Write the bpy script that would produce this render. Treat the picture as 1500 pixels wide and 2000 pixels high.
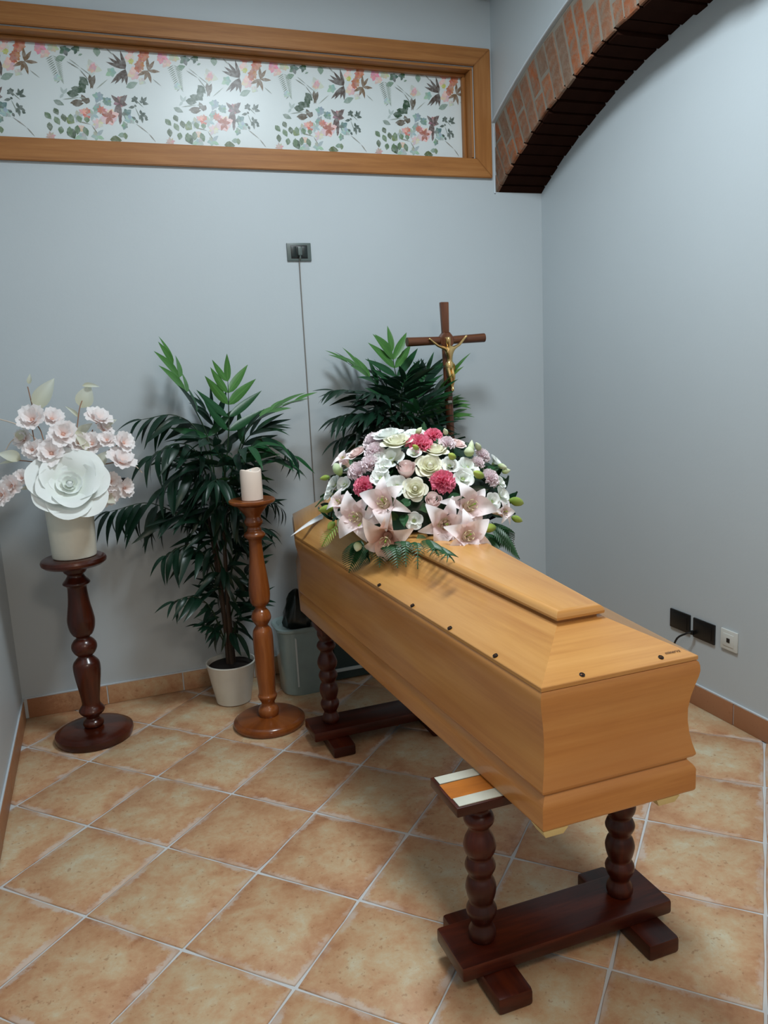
import bpy, bmesh, math, random
import numpy as np
from mathutils import Vector, Matrix
random.seed(7)
for o in list(bpy.data.objects): bpy.data.objects.remove(o)
SC = bpy.context.scene; COL = SC.collection
PI = math.pi
# ------------------------------------------------------------------ camera
CAMR = np.array([[0.9368598294790034, -0.3462933410579068, -0.048729681381316926],
                 [-0.10753603891333169, -0.15268506413035407, -0.9824068767706894],
                 [0.3327606651084272, 0.9256177359636438, -0.18028351734458498]])
CAMC = np.array([-0.000799, -3.764823, 1.5]); FPX = 1536.48
cd = bpy.data.cameras.new('camera'); cam = bpy.data.objects.new('camera', cd); COL.objects.link(cam)
cd.sensor_fit = 'VERTICAL'; cd.sensor_height = 36.0; cd.lens = FPX / 2000 * 36.0; cd.clip_start = 0.02
M = Matrix.Identity(4)
for i in range(3):
    M[i][0] = CAMR[0][i]; M[i][1] = -CAMR[1][i]; M[i][2] = -CAMR[2][i]; M[i][3] = CAMC[i]
cam.matrix_world = M; SC.camera = cam
# ------------------------------------------------------------------ world, lamps, exposure
w = bpy.data.worlds.new('world'); SC.world = w; w.use_nodes = True
w.node_tree.nodes['Background'].inputs[0].default_value = (0.62, 0.78, 1.0, 1)
w.node_tree.nodes['Background'].inputs[1].default_value = 0.05
def lamp(name, loc, sx, sy, power, col, aim=(0, 0, -1), spread=180):
    l = bpy.data.lights.new(name, 'AREA'); l.shape = 'RECTANGLE'; l.size = sx; l.size_y = sy
    l.energy = power; l.color = col; l.spread = math.radians(spread)
    o = bpy.data.objects.new(name, l); COL.objects.link(o); o.location = loc
    o.rotation_euler = Vector(aim).to_track_quat('-Z', 'Y').to_euler(); return o
lamp('ceiling_lamp_light', (1.00, -1.72, 3.30), 0.55, 0.55, 57, (0.86, 0.965, 1.02))
lamp('added_fill_light', (0.6, -4.55, 3.20), 0.6, 0.6, 36, (1.0, 0.84, 0.70))  # unseen warm fill added behind the camera to lift and warm the shadows
SC.view_settings.view_transform = 'Standard'; SC.view_settings.look = 'None'
SC.view_settings.gamma = 1.0; SC.view_settings.use_curve_mapping = False
SC.view_settings.exposure = 0.0
# ------------------------------------------------------------------ measuring helpers (survey of the room)
def ray(p): return CAMR.T @ np.array([(p[0] - 750) / FPX, (p[1] - 1000) / FPX, 1.0])
def at_y(p, y): d = ray(p); return Vector(CAMC + d * ((y - CAMC[1]) / d[1]))
def at_z(p, z): d = ray(p); return Vector(CAMC + d * ((z - CAMC[2]) / d[2]))
def at_x(p, x): d = ray(p); return Vector(CAMC + d * ((x - CAMC[0]) / d[0]))
XL, XR, XU, YF, ZC = -0.445, 2.310, 2.032, -5.0, 3.62
# ------------------------------------------------------------------ materials
def srgb(r, g, b):
    f = lambda c: (c / 12.92 if c <= 0.04045 else ((c + 0.055) / 1.055) ** 2.4)
    return (f(r / 255), f(g / 255), f(b / 255), 1)
class NT:
    def __init__(s, name):
        s.m = bpy.data.materials.new(name); s.m.use_nodes = True; s.t = s.m.node_tree
        s.b = s.t.nodes['Principled BSDF']; s.out = s.t.nodes['Material Output']
    def n(s, typ, ins=None, **kw):
        nd = s.t.nodes.new(typ)
        for k, v in kw.items(): setattr(nd, k, v)
        for k, v in (ins or {}).items(): s.put(nd.inputs[k], v)
        return nd
    def put(s, sock, v):
        if isinstance(v, bpy.types.NodeSocket): s.t.links.new(v, sock)
        else: sock.default_value = v
    def bs(s, **kw):
        for k, v in kw.items(): s.put(s.b.inputs[k.replace('_', ' ')], v)
    def ramp(s, fac, stops):
        r = s.n('ShaderNodeValToRGB', {'Fac': fac}); e = r.color_ramp.elements
        while len(e) < len(stops): e.new(0.5)
        for el, (p, c) in zip(e, stops): el.position = p; el.color = c
        return r.outputs['Color']
    def mix(s, fac, a, b, mode='MIX'):
        m = s.n('ShaderNodeMix', data_type='RGBA', blend_type=mode)
        s.put(m.inputs[0], fac); s.put(m.inputs[6], a); s.put(m.inputs[7], b); return m.outputs[2]
    def noise(s, vec, scale, detail=4, rough=0.55, dist=0.0):
        nd = s.n('ShaderNodeTexNoise', {'Scale': scale, 'Detail': detail, 'Roughness': rough, 'Distortion': dist})
        if vec is not None: s.put(nd.inputs['Vector'], vec)
        return nd.outputs['Fac']
    def math(s, op, a, b=0.0, c=None):
        m = s.n('ShaderNodeMath', operation=op); s.put(m.inputs[0], a); s.put(m.inputs[1], b)
        if c is not None: s.put(m.inputs[2], c)
        return m.outputs[0]
    def bump(s, h, strength=0.2, dist=0.01):
        s.put(s.b.inputs['Normal'], s.n('ShaderNodeBump', {'Strength': strength, 'Distance': dist, 'Height': h}).outputs[0])
    def coord(s, which='Object'): return s.n('ShaderNodeTexCoord').outputs[which]
    def mapping(s, vec, scale=(1, 1, 1), loc=(0, 0, 0)):
        return s.n('ShaderNodeMapping', {'Vector': vec, 'Scale': scale, 'Location': loc}).outputs[0]
def flat(name, col, rough=0.5, metal=0.0, coat=0.0, spec=0.5, vary=0.06):
    t = NT(name); v = t.noise(t.coord(), 14, 3)
    c2 = tuple(max(0, x * (1 - vary * 3)) for x in col[:3]) + (1,)
    t.bs(Base_Color=t.mix(v, col, c2), Roughness=rough, Metallic=metal, Coat_Weight=coat, Specular_IOR_Level=spec)
    return t.m
def wood(name, dark, mid, light, rough=0.35, coat=0.0, grain=26.0, lengthwise=1.4, blotch=0.35, coat_rough=0.15):
    t = NT(name); uv = t.coord('UV')
    rnd = t.n('ShaderNodeObjectInfo').outputs['Random']
    off = t.n('ShaderNodeVectorMath', {0: uv}, operation='ADD')
    cmb = t.n('ShaderNodeCombineXYZ', {'X': t.math('MULTIPLY', rnd, 7.0), 'Y': t.math('MULTIPLY', rnd, 3.0)})
    t.put(off.inputs[1], cmb.outputs[0]); v = off.outputs[0]
    g1 = t.noise(t.mapping(v, (lengthwise, grain, 1)), 1.0, 6, 0.6, 0.4)
    g2 = t.noise(t.mapping(v, (lengthwise * 4, grain * 6, 1)), 1.0, 3, 0.6)
    big = t.noise(t.mapping(v, (1.1, 3.4, 1)), 1.5, 2)
    f = t.math('ADD', t.math('MULTIPLY', g1, 0.75), t.math('MULTIPLY', g2, 0.25))
    c = t.ramp(f, [(0.30, dark), (0.50, mid), (0.70, light)])
    c = t.mix(t.math('MULTIPLY', t.ramp(big, [(0.45, (0, 0, 0, 1)), (0.68, (1, 1, 1, 1))]), blotch), c, dark)
    t.bs(Base_Color=c, Roughness=rough, Coat_Weight=coat, Coat_Roughness=coat_rough, Specular_IOR_Level=0.35)
    t.bump(g2, 0.06, 0.002); return t.m
def petal_mat(name, base, tip, rough=0.55, transl=0.25, throat=None):
    # colour runs from the petal's base (u=0) to its tip (u=1)
    t = NT(name); uv = t.coord('UV'); u = t.n('ShaderNodeSeparateXYZ', {0: uv}).outputs[0]
    stops = [(0.05, base), (0.75, tip)] if throat is None else [(0.0, throat), (0.22, base), (0.8, tip)]
    c = t.ramp(u, stops); vein = t.noise(t.mapping(uv, (1.5, 22, 1)), 1, 2)
    c = t.mix(t.math('MULTIPLY', vein, 0.22), c, base)
    t.bs(Base_Color=c, Roughness=rough, Specular_IOR_Level=0.3)
    tr = t.n('ShaderNodeBsdfTranslucent', {'Color': c})
    mx = t.n('ShaderNodeMixShader', {0: transl, 1: t.b.outputs[0], 2: tr.outputs[0]})
    t.t.links.new(mx.outputs[0], t.out.inputs[0]); return t.m
def leaf_mat(name, dark, light, rough=0.35):
    t = NT(name); uv = t.coord('UV'); s = t.n('ShaderNodeSeparateXYZ', {0: uv})
    mid = t.math('ABSOLUTE', t.math('SUBTRACT', s.outputs[1], 0.5))
    c = t.mix(t.noise(t.mapping(uv, (2, 9, 1)), 2, 3), dark, light)
    c = t.mix(t.ramp(mid, [(0.0, (1, 1, 1, 1)), (0.06, (0, 0, 0, 1))]), c, light)
    t.bs(Base_Color=c, Roughness=rough, Specular_IOR_Level=0.4)
    tr = t.n('ShaderNodeBsdfTranslucent', {'Color': c})
    mx = t.n('ShaderNodeMixShader', {0: 0.12, 1: t.b.outputs[0], 2: tr.outputs[0]})
    t.t.links.new(mx.outputs[0], t.out.inputs[0]); return t.m
def wall_mat(name, col):
    t = NT(name); p = t.coord()
    big = t.noise(p, 1.3, 3); fine = t.noise(p, 260, 3)
    c2 = tuple(x * 0.92 for x in col[:3]) + (1,)
    t.bs(Base_Color=t.mix(big, col, c2), Roughness=0.42, Specular_IOR_Level=0.35)
    t.bump(t.math('ADD', t.noise(p, 55, 4), t.math('MULTIPLY', fine, 0.4)), 0.08, 0.004); return t.m
def tile_mat(name='terracotta_tile', edge_wear=True):
    t = NT(name); uv = t.coord('UV'); p = t.coord()
    rnd = t.n('ShaderNodeObjectInfo').outputs['Random']
    off = t.n('ShaderNodeVectorMath', {0: p}, operation='ADD')
    t.put(off.inputs[1], t.n('ShaderNodeCombineXYZ', {'Z': t.math('MULTIPLY', rnd, 20.0), 'X': t.math('MULTIPLY', rnd, 9.0)}).outputs[0])
    v = off.outputs[0]
    cloud = t.noise(v, 8.0, 8, 0.68, 0.3); mot = t.noise(v, 34, 6, 0.72)
    s = t.n('ShaderNodeSeparateXYZ', {0: uv})
    dx = t.math('SUBTRACT', 0.5, t.math('ABSOLUTE', t.math('SUBTRACT', s.outputs[0], 0.5)))
    dy = t.math('SUBTRACT', 0.5, t.math('ABSOLUTE', t.math('SUBTRACT', s.outputs[1], 0.5)))
    d = t.math('MINIMUM', dx, dy)                       # distance to the tile's edge
    f = t.math('ADD', t.math('MULTIPLY', cloud, 0.80), t.math('MULTIPLY', mot, 0.36))
    f = t.math('ADD', f, t.math('MULTIPLY', t.math('MINIMUM', d, 0.3), 0.55))
    f = t.math('ADD', f, t.math('MULTIPLY', t.math('SUBTRACT', rnd, 0.5), 0.10))
    c = t.ramp(f, [(0.42, srgb(160, 112, 80)), (0.54, srgb(180, 134, 98)), (0.66, srgb(190, 152, 116)), (0.78, srgb(194, 170, 136)), (0.90, srgb(198, 190, 164))])
    spots = t.ramp(t.noise(v, 75, 2), [(0.30, (1, 1, 1, 1)), (0.36, (0, 0, 0, 1))])
    c = t.mix(t.math('MULTIPLY', spots, 0.45), c, srgb(140, 92, 56))
    if edge_wear:
        e = t.math('ADD', d, t.math('MULTIPLY', t.noise(v, 17, 6, 0.75), -0.20))
        ee = t.ramp(t.math('ADD', e, 0.066), [(0.0, (1, 1, 1, 1)), (0.03, (0, 0, 0, 1))])
        gate = t.ramp(t.noise(v, 7, 3), [(0.44, (0.08, 0.08, 0.08, 1)), (0.58, (1, 1, 1, 1))])
        c = t.mix(t.math('MULTIPLY', t.math('MULTIPLY', ee, gate), 0.72), c, srgb(198, 186, 176))
    t.bs(Base_Color=c, Roughness=t.math('ADD', 0.36, t.math('MULTIPLY', mot, 0.2)), Specular_IOR_Level=0.4)
    t.bump(t.math('ADD', t.math('MULTIPLY', cloud, 0.6), t.math('MULTIPLY', mot, 0.4)), 0.25, 0.006); return t.m
def brick_mat():
    t = NT('old_brick'); p = t.coord(); rnd = t.n('ShaderNodeObjectInfo').outputs['Random']
    base = t.ramp(rnd, [(0.0, srgb(170, 96, 58)), (0.3, srgb(138, 100, 78)), (0.5, srgb(172, 104, 66)), (0.75, srgb(130, 108, 92)), (1.0, srgb(178, 98, 54))])
    n1 = t.noise(t.mapping(p, (1, 1, 1)), 28, 5, 0.65); n2 = t.noise(p, 9, 4)
    c = t.mix(t.ramp(n1, [(0.42, (0, 0, 0, 1)), (0.66, (1, 1, 1, 1))]), base, srgb(146, 130, 114))
    c = t.mix(t.math('MULTIPLY', n2, 0.75), c, srgb(88, 64, 52))
    t.bs(Base_Color=c, Roughness=0.85, Specular_IOR_Level=0.15); t.bump(n1, 0.7, 0.01); return t.m

MT = dict(
    wall=wall_mat('painted_wall', srgb(189, 198, 203)),
    ceil=wall_mat('painted_ceiling', srgb(222, 224, 224)),
    grout=flat('pale_grout', srgb(204, 208, 210), 0.8), caulk=flat('white_caulk', srgb(206, 216, 224), 0.5),
    tile=tile_mat(), skirt=tile_mat('skirting_tile', False),
    brick=brick_mat(), soffit_shade=flat('shade_painted_brick', srgb(46, 25, 17), 0.95, spec=0.05, vary=0.2), mortar=flat('mortar', srgb(138, 130, 118), 0.95, vary=0.12),  # dark underside brick and its mortar: shade below the arch put into the colour
    oak=wood('oak_frame', srgb(136, 88, 46), srgb(160, 106, 56), srgb(176, 124, 72), 0.5, 0.04, 40, 2.0, 0.15),
    coffin=wood('coffin_veneer', srgb(174, 110, 54), srgb(200, 138, 74), srgb(214, 156, 90), 0.32, 0.3, 11, 0.8, 0.45),
    lid=wood('lid_veneer', srgb(178, 118, 60), srgb(204, 148, 82), srgb(218, 164, 98), 0.28, 0.45, 9, 0.8, 0.28),
    walnut=wood('turned_walnut', srgb(30, 9, 4), srgb(66, 23, 9), srgb(98, 39, 15), 0.28, 0.35, 16, 2.2, 0.4),
    chestnut=wood('turned_chestnut', srgb(78, 34, 12), srgb(126, 66, 26), srgb(158, 92, 42), 0.28, 0.4, 16, 2.2, 0.35),
    mahog=wood('dark_trestle_wood', srgb(30, 8, 4), srgb(64, 20, 8), srgb(96, 38, 15), 0.36, 0.12, 16, 2.2, 0.4),
    honey=wood('honey_board', srgb(150, 86, 34), srgb(184, 112, 46), srgb(202, 132, 62), 0.3, 0.4, 14, 2.2, 0.3),
    cross=wood('cross_wood', srgb(62, 32, 18), srgb(94, 54, 32), srgb(120, 74, 48), 0.4, 0.25, 30, 2.0, 0.2),
    strip=flat('pale_felt_strip', srgb(204, 206, 192), 0.6), cream=flat('cream_plastic', srgb(226, 204, 142), 0.45),
    black=flat('black_plastic', srgb(14, 15, 16), 0.4), grey=flat('grey_plate', srgb(92, 104, 102), 0.35),
    dark=flat('dark_module', srgb(20, 34, 34), 0.35), white=flat('white_plastic', srgb(214, 218, 214), 0.4),
    cable=flat('grey_cable', srgb(132, 128, 122), 0.5), screw=flat('bronze_screw', srgb(88, 54, 30), 0.35, 0.7),
    hole=flat('dark_recess', srgb(26, 18, 12), 0.7), ink=flat('brand_ink', srgb(84, 50, 24), 0.7),
    gold=flat('polished_gold', srgb(244, 204, 140), 0.26, 1.0), silver=flat('pale_metal', srgb(220, 214, 204), 0.3, 1.0),
    vase=flat('white_ceramic', srgb(242, 241, 226), 0.35, coat=0.2), pot=flat('white_pot', srgb(222, 220, 210), 0.35, coat=0.2),
    soil=flat('dark_soil', srgb(28, 20, 14), 0.95, vary=0.2), cane=flat('palm_cane', srgb(62, 44, 28), 0.7, vary=0.15),
    rachis=flat('green_stalk', srgb(30, 56, 28), 0.5, vary=0.1),
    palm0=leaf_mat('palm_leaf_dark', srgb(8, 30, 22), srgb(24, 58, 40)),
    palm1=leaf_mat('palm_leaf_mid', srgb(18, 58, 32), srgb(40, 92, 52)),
    palm2=leaf_mat('palm_leaf_bright', srgb(40, 92, 38), srgb(92, 142, 70)),  # top leaves: younger green, with the light from above put into the colour
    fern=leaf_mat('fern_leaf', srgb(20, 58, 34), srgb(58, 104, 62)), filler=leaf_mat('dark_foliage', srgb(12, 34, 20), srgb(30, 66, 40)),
    eucal=leaf_mat('pale_green_leaf', srgb(90, 140, 104), srgb(150, 186, 150)),
    bud=petal_mat('green_bud', srgb(120, 148, 58), srgb(180, 196, 96), 0.45, 0.1),
    palebud=petal_mat('pale_bud', srgb(168, 190, 120), srgb(228, 236, 204), 0.5, 0.15),
    cream_rose=petal_mat('cream_petal', srgb(238, 236, 198), srgb(251, 250, 234)),
    pink_rose=petal_mat('blush_petal', srgb(246, 208, 204), srgb(252, 234, 230)),
    white_pet=petal_mat('white_petal', srgb(232, 240, 226), srgb(250, 252, 250)),
    hot_pet=petal_mat('hot_pink_petal', srgb(230, 78, 128), srgb(250, 154, 180)),
    pale_pet=petal_mat('pale_pink_petal', srgb(248, 220, 226), srgb(252, 242, 245)),
    lily_pet=petal_mat('lily_petal', srgb(247, 222, 222), srgb(252, 246, 247), throat=srgb(214, 204, 140)),
    peach_pet=petal_mat('peach_lily_petal', srgb(232, 184, 166), srgb(246, 226, 214), throat=srgb(150, 84, 60)),
    stamen=flat('stamen', srgb(226, 210, 170), 0.6), anther=flat('brown_anther', srgb(110, 70, 40), 0.7),
    foam=petal_mat('white_foam_petal', srgb(244, 250, 240), srgb(248, 252, 251), 0.7, 0.22),
    blossom=petal_mat('blush_silk', srgb(252, 238, 234), srgb(254, 250, 250), 0.6, 0.3, throat=srgb(244, 200, 182)),
    paleleaf=petal_mat('pale_silk_leaf', srgb(224, 222, 196), srgb(232, 236, 224), 0.6, 0.4),
    twig=flat('brown_twig', srgb(150, 112, 88), 0.7), paletwig=flat('pale_twig', srgb(222, 206, 190), 0.7),
    candle=flat('white_wax', srgb(240, 222, 208), 0.32, coat=0.35, vary=0.02),
    ribbon=flat('white_ribbon', srgb(240, 240, 240), 0.35),
    bin=flat('grey_green_bin', srgb(150, 172, 172), 0.28, vary=0.1, coat=0.3), binin=flat('bin_inside', srgb(60, 90, 92), 0.4),
    bag=flat('black_bag', srgb(16, 26, 22), 0.3), case=flat('dark_case', srgb(48, 66, 66), 0.4), rail=flat('pale_rail', srgb(196, 206, 206), 0.4),
)
def paper_mat():
    t = NT('floral_paper'); t.bs(Base_Color=srgb(218, 228, 230), Roughness=0.5, Coat_Weight=0.35, Coat_Roughness=0.26); return t.m
def print_mat():
    t = NT('printed_ink'); a = t.n('ShaderNodeAttribute', attribute_name='ink').outputs['Color']
    n = t.noise(t.coord(), 60, 4); c = t.mix(t.math('MULTIPLY', t.ramp(n, [(0.4, (0, 0, 0, 1)), (0.75, (1, 1, 1, 1))]), 0.34), a, srgb(214, 222, 222))
    t.bs(Base_Color=c, Roughness=0.5, Coat_Weight=0.35, Coat_Roughness=0.26); return t.m
MT['paper'] = paper_mat(); MT['print'] = print_mat()
# ------------------------------------------------------------------ object helpers
def thing(name, label=None, cat=None, loc=(0, 0, 0), group=None, parent=None, rot=(0, 0, 0)):
    o = bpy.data.objects.new(name, None); COL.objects.link(o); o.empty_display_size = 0.05
    o.location = loc; o.rotation_euler = rot
    if parent: o.parent = parent
    tag(o, label, cat, group); return o
def tag(o, label=None, cat=None, group=None, kind=None):
    for k, v in (('label', label), ('category', cat), ('group', group), ('kind', kind)):
        if v: o[k] = v
    return o
def mesh(name, V, F, uv=None, smooth=True, sharp=None):
    me = bpy.data.meshes.new(name); me.from_pydata([tuple(v) for v in V], [], F); me.update()
    if uv is not None:                              # per loop list
        l = me.uv_layers.new(name='UVMap'); l.data.foreach_set('uv', [c for p in uv for c in p])
    if smooth:
        me.shade_smooth()
        if sharp: me.set_sharp_from_angle(angle=math.radians(sharp))
    return me
def put(name, me, mat, parent=None, loc=None, mw=None, label=None):
    o = bpy.data.objects.new(name, me)
    if mat is not None and len(me.materials) == 0: me.materials.append(MT[mat] if isinstance(mat, str) else mat)
    COL.objects.link(o)
    if parent is not None: o.parent = parent
    if mw is not None: o.matrix_local = mw
    elif loc is not None: o.location = loc
    if label: o['label'] = label
    return o
class B:                                            # collects shapes into ONE mesh with wood-grain uv (u along, v across)
    def __init__(s): s.V = []; s.F = []; s.U = []
    def add(s, V, F, U):
        n = len(s.V); s.V += [tuple(v) for v in V]; s.F += [tuple(i + n for i in f) for f in F]; s.U += U; return s
    def box(s, lo, hi, bev=0.002, axis=None):
        bm = bmesh.new(); bmesh.ops.create_cube(bm, size=1)
        c = [(a + b) / 2 for a, b in zip(lo, hi)]; d = [b - a for a, b in zip(lo, hi)]
        for v in bm.verts: v.co = Vector([c[i] + v.co[i] * d[i] for i in range(3)])
        if bev: bmesh.ops.bevel(bm, geom=list(bm.edges), offset=bev, segments=2, affect='EDGES', profile=0.6)
        if axis is None: axis = d.index(max(d))
        s.from_bm(bm, axis); return s
    def from_bm(s, bm, axis):
        bm.normal_update(); bm.verts.index_update(); V = [v.co.copy() for v in bm.verts]; F = []; U = []
        for f in bm.faces:
            F.append(tuple(v.index for v in f.verts)); n = f.normal
            rest = [i for i in range(3) if i != axis]; k = min(rest, key=lambda i: abs(n[i]))
            if abs(n[axis]) > 0.8:
                U += [(v.co[rest[0]], v.co[rest[1]]) for v in f.verts]
            else: U += [(v.co[axis], v.co[k]) for v in f.verts]
        s.add(V, F, U); bm.free()
    def lathe(s, prof, seg=32, cx=0, cy=0):
        V = []; F = []; U = []; n = len(prof)
        for z, r in prof:
            for k in range(seg):
                a = 2 * PI * k / seg; V.append((cx + r * math.cos(a), cy + r * math.sin(a), z))
        for i in range(n - 1):
            for k in range(seg):
                k2 = (k + 1) % seg
                F.append((i * seg + k, i * seg + k2, (i + 1) * seg + k2, (i + 1) * seg + k))
                rr = 0.1; U += [(prof[i][0], k / seg * rr * 2), (prof[i][0], (k + 1) / seg * rr * 2), (prof[i + 1][0], (k + 1) / seg * rr * 2), (prof[i + 1][0], k / seg * rr * 2)]
        if prof[0][1] > 1e-4: F.append(tuple(range(seg))[::-1]); U += [(V[i][0], V[i][1]) for i in F[-1]]
        if prof[-1][1] > 1e-4: F.append(tuple((n - 1) * seg + k for k in range(seg))); U += [(V[i][0], V[i][1]) for i in F[-1]]
        if prof[0][0] > prof[-1][0]: F = [f[::-1] for f in F]; U2 = []; j = 0
        if prof[0][0] > prof[-1][0]:
            for f in F: U2 += U[j:j + len(f)][::-1]; j += len(f)
            U = U2
        s.add(V, F, U); return s
    def tube(s, pts, r, seg=8, caps=True):
        pts = [Vector(p) for p in pts]; n = len(pts); rr = r if isinstance(r, (list, tuple)) else [r] * n
        V = []; F = []; U = []; L = 0; nrm = None
        for i, p in enumerate(pts):
            t = (pts[min(i + 1, n - 1)] - pts[max(i - 1, 0)]).normalized()
            if nrm is None: nrm = t.orthogonal().normalized()
            nrm = (nrm - t * nrm.dot(t)).normalized(); bn = t.cross(nrm)
            for k in range(seg):
                a = 2 * PI * k / seg; V.append(p + (nrm * math.cos(a) + bn * math.sin(a)) * rr[i])
        for i in range(n - 1):
            l2 = L + (pts[i + 1] - pts[i]).length
            for k in range(seg):
                k2 = (k + 1) % seg; F.append((i * seg + k, i * seg + k2, (i + 1) * seg + k2, (i + 1) * seg + k))
                U += [(L, k * .02), (L, k * .02 + .02), (l2, k * .02 + .02), (l2, k * .02)]
            L = l2
        if caps:
            F.append(tuple(range(seg))[::-1]); U += [(0, 0)] * seg
            F.append(tuple((n - 1) * seg + k for k in range(seg))); U += [(0, 0)] * seg
        s.add(V, F, U); return s
    def loops(s, L, close_top=True, close_bot=True):  # stack of closed polygons; u = along each side, v = up the section
        n = len(L[0]); V = [p for l in L for p in l]; F = []; U = []
        acc = 0
        for i in range(len(L) - 1):
            nxt = acc + (Vector(L[i + 1][0]) - Vector(L[i][0])).length
            for k in range(n):
                k2 = (k + 1) % n; F.append((i * n + k, i * n + k2, (i + 1) * n + k2, (i + 1) * n + k))
                a0 = Vector(L[0][k]); d = (Vector(L[0][k2]) - a0).normalized()
                U += [(k * 3.1 + (Vector(p) - a0).dot(d), v) for p, v in ((L[i][k], acc), (L[i][k2], acc), (L[i + 1][k2], nxt), (L[i + 1][k], nxt))]
            acc = nxt
        m = len(L) - 1
        if close_bot: F.append(tuple(range(n))[::-1]); U += [(V[i][1], V[i][0]) for i in F[-1]]
        if close_top: F.append(tuple(m * n + k for k in range(n))); U += [(V[i][1], V[i][0]) for i in F[-1]]
        s.add(V, F, U); return s
    def make(s, name, mat, parent=None, loc=None, sharp=35, smooth=True, label=None, origin=None):
        if origin is not None:
            s.V = [(v[0] - origin[0], v[1] - origin[1], v[2] - origin[2]) for v in s.V]; loc = origin
        return put(name, mesh(name, s.V, s.F, s.U, smooth, sharp), mat, parent, loc, label=label)
def spline(pts, n):
    P = [Vector(p) for p in pts]
    if len(P) == 2: return [P[0].lerp(P[1], i / (n - 1)) for i in range(n)]
    Q = [P[0] * 2 - P[1]] + P + [P[-1] * 2 - P[-2]]; out = []
    for i in range(n):
        x = i / (n - 1) * (len(P) - 1); k = min(int(x), len(P) - 2); t = x - k
        a, b, c, d = Q[k:k + 4]
        out.append(0.5 * ((2 * b) + (c - a) * t + (2 * a - 5 * b + 4 * c - d) * t * t + (3 * b - a - 3 * c + d) * t ** 3))
    return out
def clip(poly, f):                                  # keep f(p) >= 0 (2-d convex clip)
    out = []
    for i, p in enumerate(poly):
        q = poly[(i + 1) % len(poly)]; a, b = f(p), f(q)
        if a >= 0: out.append(p)
        if a * b < 0: t = a / (a - b); out.append((p[0] + (q[0] - p[0]) * t, p[1] + (q[1] - p[1]) * t))
    return out
# ================================================================== THE SETTING
fl = tag(B().box((XL - .1, YF - .1, -0.10), (XR + .1, .1, -0.004), 0).make('floor', 'grout'), 'terracotta tile floor laid on the diagonal', kind='structure')
S, ANG, OX, OY = 0.3509, -0.7945, 0.3288, -0.5732
ex = (math.cos(ANG), math.sin(ANG)); ey = (-math.sin(ANG), math.cos(ANG)); T = 0.3452
for i in range(-18, 14):
    for j in range(-14, 16):
        # lattice nodes are grout crossings; the tile fills the cell between them
        def P(u, v): return (OX + ex[0] * u * S + ey[0] * v * S, OY + ex[1] * u * S + ey[1] * v * S)
        m = (1 - T / S) / 2
        edge = []
        for (a, b) in (((0, 0), (1, 0)), ((1, 0), (1, 1)), ((1, 1), (0, 1)), ((0, 1), (0, 0))):
            for k in range(4):
                t_ = k / 4; jx = random.uniform(-.004, .004) if k else random.uniform(0, .012); jy = random.uniform(-.004, .004) if k else random.uniform(0, .012)
                u = a[0] + (b[0] - a[0]) * t_; v = a[1] + (b[1] - a[1]) * t_
                u = m + u * (1 - 2 * m) + (jx if u < .5 else -jx); v = m + v * (1 - 2 * m) + (jy if v < .5 else -jy)
                edge.append(P(j + u, i + v))
        pol = edge
        for f in (lambda p: p[0] - XL - .004, lambda p: XR - .004 - p[0], lambda p: -.004 - p[1], lambda p: p[1] - YF): pol = clip(pol, f) if len(pol) > 2 else []
        if len(pol) < 3: continue
        area = abs(sum(pol[k][0] * pol[(k + 1) % len(pol)][1] - pol[(k + 1) % len(pol)][0] * pol[k][1] for k in range(len(pol)))) / 2
        if area < 0.002: continue
        cx = sum(p[0] for p in pol) / len(pol); cy = sum(p[1] for p in pol) / len(pol); n = len(pol)
        shrink = lambda p, s: (cx + (p[0] - cx) * s, cy + (p[1] - cy) * s)
        V = [(p[0] - cx, p[1] - cy, -.0035) for p in pol] + [(p[0] - cx, p[1] - cy, -.0012) for p in [shrink(q, .996) for q in pol]] + [(p[0] - cx, p[1] - cy, 0) for p in [shrink(q, .982) for q in pol]]
        F = [(r * n + k, r * n + (k + 1) % n, (r + 1) * n + (k + 1) % n, (r + 1) * n + k) for r in (0, 1) for k in range(n)] + [tuple(2 * n + k for k in range(n))]
        loc2 = lambda x, y: (((x + cx - OX) * ex[0] + (y + cy - OY) * ex[1]) / S - j, ((x + cx - OX) * ey[0] + (y + cy - OY) * ey[1]) / S - i)
        U = [loc2(V[q][0], V[q][1]) for f in F for q in f]
        put('tile', mesh('tile', V, F, U, True, 50), 'tile', fl, (cx, cy, 0))
PX1, PZ0, PZ1 = 1.925, 2.500, 2.928              # opening of the framed panel in the back wall
bw = B().box((XL - .15, 0, -.1), (XR + .15, .16, PZ0), 0).box((XL - .15, 0, PZ1), (XR + .15, .16, ZC), 0).box((PX1, 0, PZ0), (XR + .15, .16, PZ1), 0).box((XL - .15, .12, PZ0), (PX1, .16, PZ1), 0)
tag(bw.make('wall_back', 'wall', smooth=False), 'pale grey painted back wall', kind='structure')
tag(B().box((XL - .15, YF, -.1), (XL, 0, ZC), 0).make('wall_left', 'wall', smooth=False), 'pale grey painted left wall', kind='structure')
tag(B().box((XL - .15, YF - .12, -.1), (XR + .15, YF, ZC), 0).make('wall_front', 'wall', smooth=False), 'painted wall behind the viewer', kind='structure')
tag(B().box((XL - .15, YF - .12, ZC), (XR + .15, .16, ZC + .1), 0).make('ceiling', 'ceil', smooth=False), 'plain painted ceiling', kind='structure')
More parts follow.
